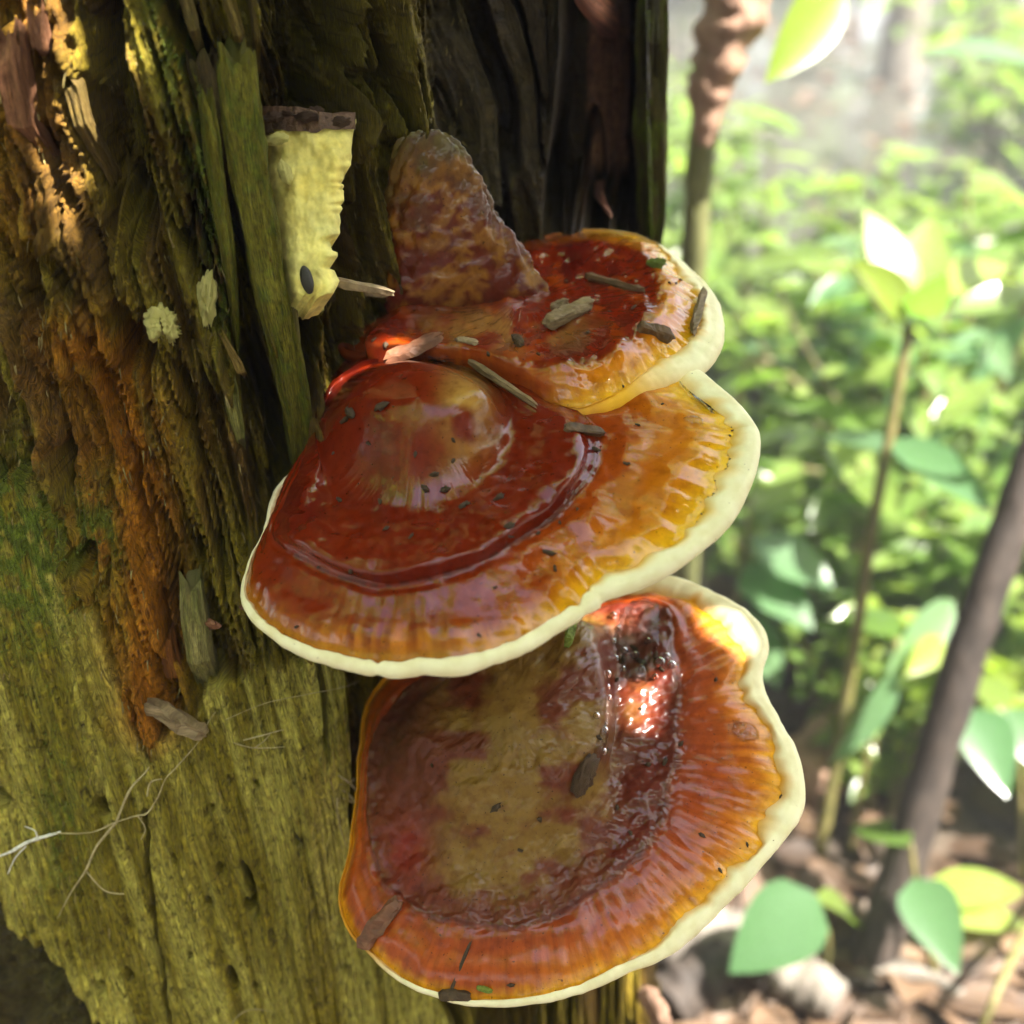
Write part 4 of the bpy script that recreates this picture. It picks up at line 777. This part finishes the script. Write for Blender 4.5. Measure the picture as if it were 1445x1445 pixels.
# ------------------------------------------------------------------ leaves and plants
def leaf_arrays(L, Wd, seg=5, fold=.18, curl=.12, taper=1.):
    k = np.linspace(0, 1, seg+1); wv = np.sin(math.pi*k**(.8*taper))**.85*Wd/2; wv[0] = Wd*.03; wv[-1] = 0.0005
    V = []; 
    for i, t_ in enumerate(k):
        z = -curl*L*t_**2
        V += [(-wv[i], t_*L, z+fold*wv[i]), (0, t_*L, z), (wv[i], t_*L, z+fold*wv[i])]
    F = []
    for i in range(seg):
        a = i*3; F += [[a, a+1, a+4, a+3], [a+1, a+2, a+5, a+4]]
    return np.array(V), np.array(F)
def leaf_mesh(name, L, Wd, mat, **kw):
    V, F = leaf_arrays(L, Wd, **kw); me = mesh_np(name, V, F); me.materials.append(mat); return me
LEAFS = {}
for key, L, Wd, kw in (('ovate', 1., .62, {}), ('lance', 1., .34, dict(curl=.2)), ('broad', 1., .85, dict(taper=.8))):
    for mk in ('leaf', 'leaf_cool', 'leaf_lime'): LEAFS[key, mk] = leaf_mesh('leaf', L, Wd, M[mk], seg=7, **kw)
def orient(pos, d, nrm, sx, sy):
    y = Vector(d).normalized(); z = Vector(nrm); z = (z-y*z.dot(y)).normalized(); x = y.cross(z)
    return Matrix.Translation(pos) @ Matrix((x, y, z)).transposed().to_4x4() @ Matrix.Diagonal((sx, sy, sy, 1))
def child_leaf(root, key, mk, a, b, wid, nrm):
    a = np.array(a); b = np.array(b); L = np.linalg.norm(b-a); o = link('leaf', LEAFS[key, mk]); base_w = {'ovate': .62, 'lance': .34, 'broad': .85}[key]
    o.matrix_world = orient(a, b-a, nrm, wid/base_w, L); o.parent = root; o.matrix_parent_inverse = Matrix.Translation(-root.location); return o
def Pg(x, y, z=0.):
    r = P(x, y, 1.)-CAM; return CAM+r*((z-CAMZ)/r[2])
def Pd(x, y, d): return P(x, y, d)
def plant(name, label, cat, stem_pts, stem_r, leaves, mat='stem', group=None):
    root = empty(name, tuple(stem_pts[0])); tag(root, label, cat, group)
    tube('stem', stem_pts, stem_r, M[mat], root, 8, .15, 3, sub=len(stem_pts)*5)
    for (key, mk, a, b, wid, nrm) in leaves: child_leaf(root, key, mk, a, b, wid, nrm)
    return root
def lf(key, mk, x0, y0, x1, y1, wpx, d0, d1, nrm=(0, -.35, .9)):
    return (key, mk, P(x0, y0, d0), P(x1, y1, d1), wpx*(d0+d1)/2/FPX, nrm)
def gdown(p): return np.array([p[0], p[1], -.01])
# dark leaning sapling
b0 = Pg(1228, 1376); db = proj(b0)[2]
sp2 = empty('sapling_trunk', tuple(b0)); tag(sp2, 'dark leaning sapling trunk standing behind the fungi', 'sapling')
spts = [b0-np.array([0, 0, .03]), b0, P(1290, 1170, db*.985), P(1352, 960, db*.965), P(1412, 780, db*.95), P(1470, 610, db*.94), P(1580, 250, db*.93), P(1700, -150, db*.93)]
tube('trunk', spts, [.021, .0185, .0165, .0157, .015, .014, .012, .01], M['bark_dark'], sp2, 16, .12, 9, sub=70)
tube('side_branch', [spts[5], P(1500, 480, db*.9), P(1480, 330, db*.88)], [.006, .004, .002], M['bark_dark'], sp2, 8, .1, 4, sub=14)
# slender plant with a whorl of leaves
d1 = 1.12; tp = P(1284, 452, d1); bs = Pg(1155, 1215)
plant('slender_seedling', 'slender red-stemmed seedling with a whorl of bright leaves at its tip', 'seedling', [bs, P(1195, 980, 1.2), P(1232, 740, 1.15), P(1262, 580, 1.13), tp], [.006, .0055, .005, .0045, .004],
    [lf('lance', 'leaf_lime', 1284, 440, 1236, 285, 74, d1, 1.12), lf('lance', 'leaf', 1288, 440, 1322, 292, 72, d1, 1.13), lf('ovate', 'leaf_lime', 1282, 448, 1228, 372, 62, d1, 1.02, (0, -.8, .5)), lf('ovate', 'leaf', 1288, 445, 1332, 400, 60, d1, 1.05, (0, -.8, .5)), lf('lance', 'leaf_lime', 1300, 420, 1448, 345, 56, d1, 1.18, (0, -.6, .8)), lf('lance', 'leaf', 1345, 442, 1470, 392, 44, 1.1, 1.1, (0, -.6, .8)), lf('ovate', 'leaf_cool', 1250, 640, 1160, 600, 60, 1.14, 1.22), lf('ovate', 'leaf_cool', 1258, 620, 1400, 704, 70, 1.14, 1.06, (0, -.5, .8)), lf('lance', 'leaf', 1240, 610, 1070, 535, 40, 1.14, 1.2, (0, -.5, .8))], 'stem')
# second stem at the right border
plant('slender_seedling', 'thin upright green stem behind the dark leaning trunk, leaves high up', 'seedling', [Pg(1360, 905), P(1405, 640, 1.62), P(1432, 480, 1.6), P(1462, 300, 1.6), P(1490, 60, 1.6)], [.010, .009, .008, .007, .005],
    [lf('ovate', 'leaf', 1460, 300, 1380, 230, 70, 1.6, 1.5), lf('ovate', 'leaf_cool', 1440, 440, 1390, 520, 60, 1.6, 1.5), lf('lance', 'leaf_cool', 1480, 100, 1330, 30, 60, 1.6, 1.5)], 'bark_green')
# low broad-leaved seedlings
c_ = Pg(1160, 1395); plant('broad_leaved_seedling', 'low seedling with one broad deep green leaf beside the lowest fungus', 'seedling', [c_, c_+np.array([.0, .0, .05]), P(1150, 1262, proj(c_)[2]*.95)], [.0025, .002, .0015], [('broad', 'leaf_cool', P(1152, 1262, proj(c_)[2]*.95), P(1032, 1372, proj(c_)[2]*.93), .060, (0, -.6, .7)), ('ovate', 'leaf', P(1150, 1270, proj(c_)[2]*.95), P(1235, 1300, proj(c_)[2]*1.03), .03, (0, -.3, .9))])
c_ = Pg(1330, 1400); dq = proj(c_)[2]; plant('broad_leaved_seedling', 'low seedling with hanging green and yellowish leaves at the foot of the leaning trunk', 'seedling', [c_, P(1300, 1300, dq*.98), P(1285, 1190, dq*.97)], [.003, .0025, .002], [lf('broad', 'leaf_cool', 1290, 1240, 1352, 1368, 84, dq*.97, dq*.92, (0, -.8, .4)), lf('lance', 'leaf_lime', 1300, 1265, 1470, 1235, 64, dq, dq*1.05, (0, -.4, .9)), lf('lance', 'leaf_lime', 1310, 1290, 1470, 1290, 50, dq, dq*1.02, (0, -.3, .9)), lf('ovate', 'leaf', 1285, 1195, 1200, 1150, 60, dq*.97, dq*1.04)])
c_ = Pg(1440, 1240); dq = proj(c_)[2]; plant('broad_leaved_seedling', 'green seedling with drooping leaves to the right of the leaning trunk', 'seedling', [c_, P(1440, 1100, dq*.97), P(1420, 1000, dq*.95)], [.003, .0025, .002], [lf('broad', 'leaf_cool', 1372, 1000, 1424, 1118, 82, dq*.94, dq*.9, (0, -.8, .4)), lf('ovate', 'leaf_cool', 1420, 1000, 1490, 1090, 70, dq*.95, dq*.92, (0, -.6, .6)), lf('ovate', 'leaf', 1420, 1000, 1365, 940, 60, dq*.95, dq)])
c_ = Pg(1200, 1200); dq = proj(c_)[2]; plant('broad_leaved_seedling', 'dark green seedling with upright long leaves between the slender stem and the trunk', 'seedling', [c_, P(1220, 1080, dq*.97), P(1268, 900, dq*.95)], [.003, .0025, .002], [lf('lance', 'leaf_cool', 1268, 945, 1196, 1085, 54, dq*.95, dq*.93, (.5, -.8, .3)), lf('ovate', 'leaf_cool', 1345, 848, 1262, 948, 62, dq*.98, dq*.94, (.3, -.7, .5)), lf('ovate', 'leaf_lime', 1330, 900, 1285, 950, 44, dq*.96, dq*.93, (.2, -.6, .6)), lf('ovate', 'leaf', 1268, 900, 1190, 850, 60, dq*.95, dq)])
c_ = Pg(1010, 1000); dq = proj(c_)[2]; plant('broad_leaved_seedling', 'leafy seedling glimpsed between the widest and the lowest fungus', 'seedling', [c_, P(1040, 850, dq*.95), P(1060, 700, dq*.92)], [.004, .003, .002], [lf('ovate', 'leaf_cool', 1060, 760, 1180, 820, 80, dq*.92, dq*.9), lf('ovate', 'leaf', 1060, 720, 1130, 640, 80, dq*.92, dq*.95), lf('broad', 'leaf_cool', 1050, 800, 1150, 880, 90, dq*.93, dq*.9), lf('ovate', 'leaf', 1060, 700, 1010, 610, 70, dq*.92, dq*.9), lf('ovate', 'leaf_cool', 1040, 860, 1100, 960, 70, dq*.95, dq*.9)])
# hanging leaf near the top
bp = P(1290, -300, 1.0)
plant('hanging_sprig', 'large soft green leaf hanging in beside the flaking trunk', 'leafy sprig', [P(1260, -420, 1.02), P(1230, -180, .99), P(1182, -30, .97)], [.004, .003, .002], [lf('ovate', 'leaf_lime', 1186, -30, 1096, 108, 86, .97, .93, (.3, -.9, .3)), lf('ovate', 'leaf', 1225, -150, 1340, -60, 70, .98, 1.0)])
# flaking small tree behind the stump
fb = Pg(962, 1010); df = proj(fb)[2]; ft = empty('flaking_tree', tuple(fb)); tag(ft, 'small tree with pinkish flaking bark above a thin greenish trunk, behind the stump', 'tree')
tube('trunk', [fb-np.array([0, 0, .05]), fb, P(966, 700, 1.18), P(978, 370, 1.05), P(998, 150, 1.0), P(1040, -40, .97), P(1090, -300, .95)], [.016, .015, .012, .0098, .0105, .012, .012], M['bark_green'], ft, 14, .2, 8, sub=60)
tube('flaking_bark', [P(994, 205, .985), P(1002, 130, .972), P(1020, 60, .958), P(1040, -20, .945), P(1068, -160, .93)], [.006, .0135, .021, .0245, .024], M['bark_pink'], ft, 16, .35, 12, sub=30)
# thin bare stems crossing behind
for k, (pts, lab) in enumerate([([Pg(985, 1080), P(990, 860, 1.4), P(992, 640, 1.3)], 'thin pale upright stem seen between the two larger fungi'), ([Pg(1060, 760), P(1075, 665, 1.5), P(1230, 680, 1.45), P(1420, 708, 1.4)], 'thin dark twig crossing sideways behind the red-stemmed seedling'), ([Pg(1020, 820), P(1050, 520, 1.5), P(1150, 560, 1.5), P(1240, 600, 1.45)], 'thin green twig sloping down to the red-stemmed seedling'), ([Pg(1545, 1160), P(1440, 1330, 1.05), P(1390, 1440, 1.0), Pg(1360, 1500)], 'dark bare stem rising in the bottom corner beyond the seedlings')]):
    tag(tube('bare_stem', pts, [.005, .004, .003, .002][:len(pts)] if len(pts) == 4 else [.006, .005, .004], M['bark_grey'] if k == 0 else M['stem'], None, 8, .15, k, sub=24), lab, 'stem')
# fallen branches and log on the ground
def fallen(a, b, r, mat, label, k):
    A = Pg(*a); B = Pg(*b); mid = (A+B)/2+np.array([0, .02, .01]); up_ = np.array([0, 0, r*.7])
    tag(tube('fallen_branch', [A+up_, (A*.7+mid*.3)+up_, mid+up_, (B*.6+mid*.4)+up_, B+up_], [r, r*1.05, r*.95, r*.8, r*.6], mat, None, 12, .3, 20+k, sub=40), label, 'branch')
fallen((900, 1345), (1180, 1440), .026, M['bark_grey'], 'thick grey fallen branch on the leaf litter under the lowest fungus', 1)
fallen((930, 1440), (1120, 1400), .022, M['bark_dark'], 'dark rotten fallen branch in front of the thick grey one', 2)
fallen((1180, 1390), (1420, 1450), .008, M['bark_grey'], 'thin grey fallen stick at the foot of the leaning trunk', 3)
fallen((1120, 1130), (1330, 1000), .03, M['bark_pink'], 'sunlit tan fallen log behind the red-stemmed seedling', 4)
fallen((1100, 560), (1260, 440), .045, M['bark_grey'], 'pale weathered fallen trunk far back among the shrubs', 5)
fallen((1180, 480), (1420, 520), .03, M['bark_pink'], 'tan fallen limb far back behind the whorl of leaves', 6)
# shrubs: joined foliage, shared meshes
def shrub_mesh(seed, H, nb, nl, ll, lw):
    r = np.random.default_rng(seed); V = []; F = []; RN = []; ST = []
    lv, lfc = leaf_arrays(1., 1., seg=3)
    for b in range(nb):
        az = r.uniform(0, 2*math.pi); top = np.array([math.cos(az)*H*r.uniform(.15, .55), math.sin(az)*H*r.uniform(.15, .55), H*r.uniform(.55, 1.)])
        base_ = np.array([math.cos(az)*.02, math.sin(az)*.02, -.02]); mid = top*np.array([.35, .35, .6]); ST.append([base_, mid, top])
        for l in range(nl):
            t_ = r.uniform(.25, 1.); p = (1-t_)**2*base_+2*t_*(1-t_)*mid*1.1+t_*t_*top+r.normal(0, .03*H, 3)
            a2 = r.uniform(0, 2*math.pi); d = np.array([math.cos(a2), math.sin(a2), r.uniform(-.45, .3)]); n_ = np.array([r.normal(0, .35), r.normal(0, .35), 1.])
            L = ll*r.uniform(.6, 1.25); m = np.array(orient(p, d, n_, L*lw, L))
            V.append(lv@m[:3, :3].T+m[:3, 3]); F.append(lfc+len(lv)*(len(V)-1)); RN.append(np.full(len(lv), r.uniform(0, 1)))
    me = mesh_np('foliage', np.concatenate(V), np.concatenate(F)); a = me.attributes.new('rnd', 'FLOAT', 'POINT'); a.data.foreach_set('value', np.concatenate(RN).astype(np.float32))
    SV, SF, off = [], [], 0
    for st in ST:
        v, f, c = tube_arrays([st[0], (st[0]+st[1])/2, st[1], (st[1]+st[2])/2, st[2]], [.006, .005, .004, .003, .002], 5); SV.append(v); SF.append(f+off); off += len(v)
    sm = mesh_np('stems', np.concatenate(SV), np.concatenate(SF)); sm.materials.append(M['stem'])
    return me, sm
SHR = []
for i, (H, nb, nl, ll, lw, mk) in enumerate([(.55, 9, 18, .085, .5, 'leaf'), (.75, 10, 22, .10, .42, 'leaf_cool'), (.40, 10, 14, .07, .55, 'leaf_lime'), (.9, 10, 22, .12, .42, 'leaf'), (.35, 12, 12, .055, .5, 'leaf')]):
    a, b = shrub_mesh(700+i, H, nb, nl, ll, lw); a.materials.append(M[mk]); SHR.append((a, b, mk, H))
SLAB = {0: 'bushy mid-green shrub of oval leaves growing on the forest floor', 1: 'taller bluish green shrub with long leaves on the forest floor', 2: 'low bright lime-green seedling patch on the forest floor', 3: 'big loose green shrub with large leaves on the forest floor', 4: 'low small-leaved green undergrowth plant on the forest floor'}
def shrub(i, x, y, s_, rz):
    a, b, mk, H = SHR[i]; o = empty('shrub', (x, y, float(gz(x, y)))); o.scale = (s_,)*3; o.rotation_euler = (0, 0, rz)
    for nm, me_, kd in (('foliage', a, 'stuff'), ('stems', b, None)):
        c = bpy.data.objects.new(nm, me_); COL.objects.link(c); c.parent = o
        if kd: c['kind'] = kd
    zn = ('low in front of the stream', 'front of the stream') if y < 2.1 else ('along the stream bank', 'stream bank') if y < 4.3 else ('beyond the stream', 'far side')
    if x < -.2: zn = ('on the shaded side behind the stump', 'behind the stump')
    tag(o, SLAB[i].replace('on the forest floor', zn[0]).replace('growing ', ''), 'shrub', zn[1]+' undergrowth: '+['mid-green shrubs', 'bluish shrubs', 'lime seedlings', 'large-leaved shrubs', 'small undergrowth'][i])
rs = np.random.default_rng(23)
cnt = 0
for _ in range(900):
    y = 1.2+7.5*rs.random()**1.6; x = y*rs.uniform(-.05, .55)
    if (y < 1.9 and x < .24) or (y < 1.35 and x < .32): continue
    if rs.random() > (.15 if y < 1.9 else .10 if y < 2.0 else .04 if y < 5.5 else .10): continue
    i = int(rs.choice(5, p=[.25, .2, .2, .15, .2] if y > 2.2 else [.2, .1, .3, .0, .4])); shrub(i, x, y, rs.uniform(.7, 1.25)*(.75 if y < 2.2 else 1.), rs.uniform(0, 6.28)); cnt += 1
for _ in range(26):
    y = rs.uniform(.8, 6.5); x = -y*rs.uniform(.15, 1.1)-.35; shrub(int(rs.integers(0, 5)), x, y, rs.uniform(.7, 1.2), rs.uniform(0, 6.28)); cnt += 1
for _ in range(34):
    y = rs.uniform(.98, 1.75); x = y*rs.uniform(.25, .52); shrub(int(rs.choice([2, 4, 4])), x, y, rs.uniform(.35, .6), rs.uniform(0, 6.28)); cnt += 1
print('shrubs', cnt)
# trees in the distance
def crown_mesh(seed, n, R, ll):
    r = np.random.default_rng(seed); V, F, RN = [], [], []; lv, lfc = leaf_arrays(1., .6, seg=3); cl = r.normal(0, .55, (16, 3))*R*np.array([1, 1, .6])
    for k in range(n):
        p = cl[r.integers(16)]+r.normal(0, .22, 3)*R; a2 = r.uniform(0, 6.28); d = np.array([math.cos(a2), math.sin(a2), r.uniform(-.5, .2)]); L = ll*r.uniform(.6, 1.3)
        m = np.array(orient(p, d, (r.normal(0, .4), r.normal(0, .4), 1.), L, L)); V.append(lv@m[:3, :3].T+m[:3, 3]); F.append(lfc+len(lv)*k); RN.append(np.full(len(lv), r.uniform(0, 1)))
    me = mesh_np('crown', np.concatenate(V), np.concatenate(F)); a = me.attributes.new('rnd', 'FLOAT', 'POINT'); a.data.foreach_set('value', np.concatenate(RN).astype(np.float32)); me.materials.append(M['leaf']); return me, cl
crm, crc = crown_mesh(41, 1500, 1.3, .19)
for k, (x, y, r, h_) in enumerate([(1.1, 4.2, .05, 3.4), (1.75, 5.4, .09, 4.2), (2.6, 6.2, .07, 3.8), (.75, 6.5, .08, 4.5), (3.3, 7.8, .12, 4.6), (1.6, 8.6, .1, 4.6), (-2.2, 5.5, .1, 4.), (-1.4, 3.4, .06, 3.6), (-3.3, -2.2, .09, 2.3), (-.4, -4.1, .1, 2.4), (-2.7, 1.6, .1, 3.0), (1.7, -4.0, .1, 2.4), (-3.6, -.2, .1, 2.6), (-1.6, -3.8, .1, 2.6), (3.4, -2.6, .1, 2.8), (-2.2, 3.6, .08, 2.8), (-.9, 2.6, .07, 3.6), (-.55, 1.5, .06, 3.2)]):
    t = empty('forest_tree', (x, y, 0)); 
    wl = ('thick' if r > .085 else 'slim')+' grey-barked forest tree '+('beyond the stream among the shrubs' if x > 0 and y > 0 else 'in the shaded wood behind the stump' if y > 0 else 'in the closed wood on the side away from the stream')
    tag(t, wl, 'tree', wl.replace('tree', 'trees'))
    tube('trunk', [(x, y, -.1), (x+.03, y, h_*.3), (x-.05, y+.05, h_*.65), (x, y, h_+.6)], [r*1.2, r, r*.8, r*.3], M['bark_grey'], t, 10, .15, k, sub=18)
    for j in range(4): 
        c = crc[j*3]; tube('limb', [(x-.03, y, h_*.75), (x+c[0]*.5, y+c[1]*.5, h_+c[2]*.4+.2), (x+c[0], y+c[1], h_+.6+c[2])], [r*.4, r*.25, r*.1], M['bark_grey'], t, 6, .1, j, sub=8)
    c = bpy.data.objects.new('crown', crm); COL.objects.link(c); c.parent = t; c.location = (0, 0, h_+.6); c.rotation_euler = (0, 0, k*1.3); c['kind'] = 'stuff'
ring = [(-3.0+.3*math.sin(k*2.1), 2.9-1.15*k, 2.0+.3*math.sin(k*1.7)) for k in range(6)]+[(-3.2+1.25*k, -4.0+.3*math.sin(k*2.7), 2.2+.3*math.cos(k*1.9)) for k in range(6)]+[(4.4+.4*math.sin(k), -3.4+1.5*k, 1.9) for k in range(4)]+[(-3.+1.9*k, 10.+.4*math.sin(k*3), 2.1) for k in range(6)]
for k, (x, y, h_) in enumerate(ring):
    side = 'in the dense wood closing in behind the camera' if y < -1.5 else 'in the dense wood on the shaded side of the stump' if x < 0 and y < 8 else 'in the dense wood far beyond the stream' if y > 8 else 'in the dense wood on the sunny side of the path'
    t = empty('understorey_tree', (x, y, 0)); tag(t, 'low-crowned understorey tree '+side, 'tree', 'understorey trees '+side)
    tube('trunk', [(x, y, -.1), (x+.03, y, h_*.4), (x-.04, y+.04, h_*.8), (x, y, h_+.9)], [.07, .06, .045, .02], M['bark_grey'], t, 8, .15, k, sub=12)
    c = bpy.data.objects.new('crown', crm); COL.objects.link(c); c.parent = t; c.location = (0, 0, h_+.25); c.rotation_euler = (0, 0, k*2.1); c.scale = (.95, .95, 1.5); c['kind'] = 'stuff'
# unseen bough shaped to shade the stump, gaps left to place sun flecks
targets = []
def fleck(p, r): targets.append((np.array(p), r))
fleck(on_cap('lo', 882, 862)[0], .0045); fleck(on_cap('lo', 905, 985)[0], .0045)
fleck(on_cap('mid', 498, 522)[0], .005); fleck(on_cap('lo', 1050, 868)[0], .003)
for x, y in ((50, 60), (62, 135), (70, 195), (86, 250)): fleck(on_stump(x, y)[0], .0032)
fleck(on_stump(890, 1410)[0], .012)
CC = P(640, 760, .50); DIST = .95; cc0 = CC+SUN*DIST
e1 = np.cross(SUN, [0, 0, 1]); e1 /= np.linalg.norm(e1); e2 = np.cross(SUN, e1)
T2 = [(((p-CC)@e1), ((p-CC)@e2), r) for p, r in targets]
rc = np.random.default_rng(77); lv, lfc = leaf_arrays(1., .5, seg=3); V, F, RN = [], [], []; k = 0
for it in range(6200):
    outer = False; RM = .37
    a, b = rc.uniform(-RM, RM, 2)
    if math.hypot(a, b) > RM or (outer and math.hypot(a, b) < .42): continue
    L = rc.uniform(.09, .15) if outer else rc.uniform(.05, .085) if rc.random() < .5 else rc.uniform(.02, .04); ph = rc.uniform(0, 6.28); du = np.array([math.cos(ph), math.sin(ph)]); bad = False
    for (tx, ty, r) in T2:
        rel = np.array([tx-a, ty-b]); u_ = rel@du; v_ = abs(rel[0]*-du[1]+rel[1]*du[0])
        uc = min(max(u_, 0), L); wloc = .25*L*math.sin(math.pi*min(max(uc/L, .02), .98))
        if math.hypot(u_-uc, max(0, v_-wloc)) < r: bad = True; break
    if bad: continue
    off = rc.normal(0, .07); p = cc0+e1*a+e2*b+SUN*off; d = e1*du[0]+e2*du[1]
    m = np.array(orient(p, d, SUN+rc.normal(0, .12, 3), L, L)); V.append(lv@m[:3, :3].T+m[:3, 3]); F.append(lfc+len(lv)*k); RN.append(np.full(len(lv), rc.uniform(0, 1))); k += 1
ot = empty('unseen_shade_tree', (1.5, -.9, 0)); tag(ot, 'unseen leafy tree to the right of the camera, its bough shaped to shade the stump', 'tree')
fm = mesh_np('foliage', np.concatenate(V), np.concatenate(F)); a = fm.attributes.new('rnd', 'FLOAT', 'POINT'); a.data.foreach_set('value', np.concatenate(RN).astype(np.float32))
link('foliage', fm, M['leaf_canopy'], ot)['kind'] = 'stuff'
tube('trunk', [(1.5, -.9, -.1), (1.5, -.9, .6), (1.46, -.85, 1.5), (1.4, -.8, 2.6)], [.09, .075, .06, .03], M['bark_grey'], ot, 12, .15, 3, sub=24)
tube('bough', [(1.47, -.86, 1.3), (1.1, -.4, 1.62), tuple(cc0+SUN*.12+e1*.2), tuple(cc0+SUN*.1-e1*.3)], [.03, .02, .012, .005], M['bark_grey'], ot, 8, .1, 4, sub=20)
# leaf litter
rg = np.random.default_rng(31); lv, lfc = leaf_arrays(1., .6, seg=3, curl=.25, fold=.4); V, F, RN = [], [], []
for k in range(4200):
    y = .55+4.8*rg.random()**1.4; x = y*rg.uniform(-.3, .75); L = rg.uniform(.03, .075); ph = rg.uniform(0, 6.28)
    if math.hypot(x+.135, y-.56) < .3: x += .45
    m = np.array(orient((x, y, float(gz(x, y))+rg.uniform(.006, .022)), (math.cos(ph), math.sin(ph), rg.uniform(-.1, .35)), (rg.normal(0, .3), rg.normal(0, .3), 1.), L, L)); V.append(lv@m[:3, :3].T+m[:3, 3]); F.append(lfc+len(lv)*k); RN.append(np.full(len(lv), rg.uniform(0, 1)))
lm = mesh_np('leaf_litter', np.concatenate(V), np.concatenate(F)); a = lm.attributes.new('rnd', 'FLOAT', 'POINT'); a.data.foreach_set('value', np.concatenate(RN).astype(np.float32))
tag(link('leaf_litter', lm, M['litter']), 'dry brown fallen leaves covering the forest floor', 'leaf litter', kind='stuff')

# haze volume added to veil and pale the background
hb = NB('haze_veil'); hb.t.nodes.remove(hb.b); pv = hb.n('ShaderNodeVolumePrincipled'); pv.inputs['Color'].default_value = (.95, .97, 1., 1); pv.inputs['Density'].default_value = .028
hb.l(pv.outputs[0], hb.o.inputs['Volume'])
hx, hy0, hz0, hz1 = 70., 75., -1.2, 7.5
HV = np.array([(sx*hx, 1.5+sy*hy0, z) for z in (hz0, hz1) for sx, sy in ((-1, -1), (1, -1), (1, 1), (-1, 1))])
HF = np.array([[3, 2, 1, 0], [4, 5, 6, 7], [0, 1, 5, 4], [1, 2, 6, 5], [2, 3, 7, 6], [3, 0, 4, 7]])
tag(link('haze', mesh_np('haze', HV, HF, False), hb.m), 'pale haze added to veil and lighten the forest background', 'haze', kind='stuff')
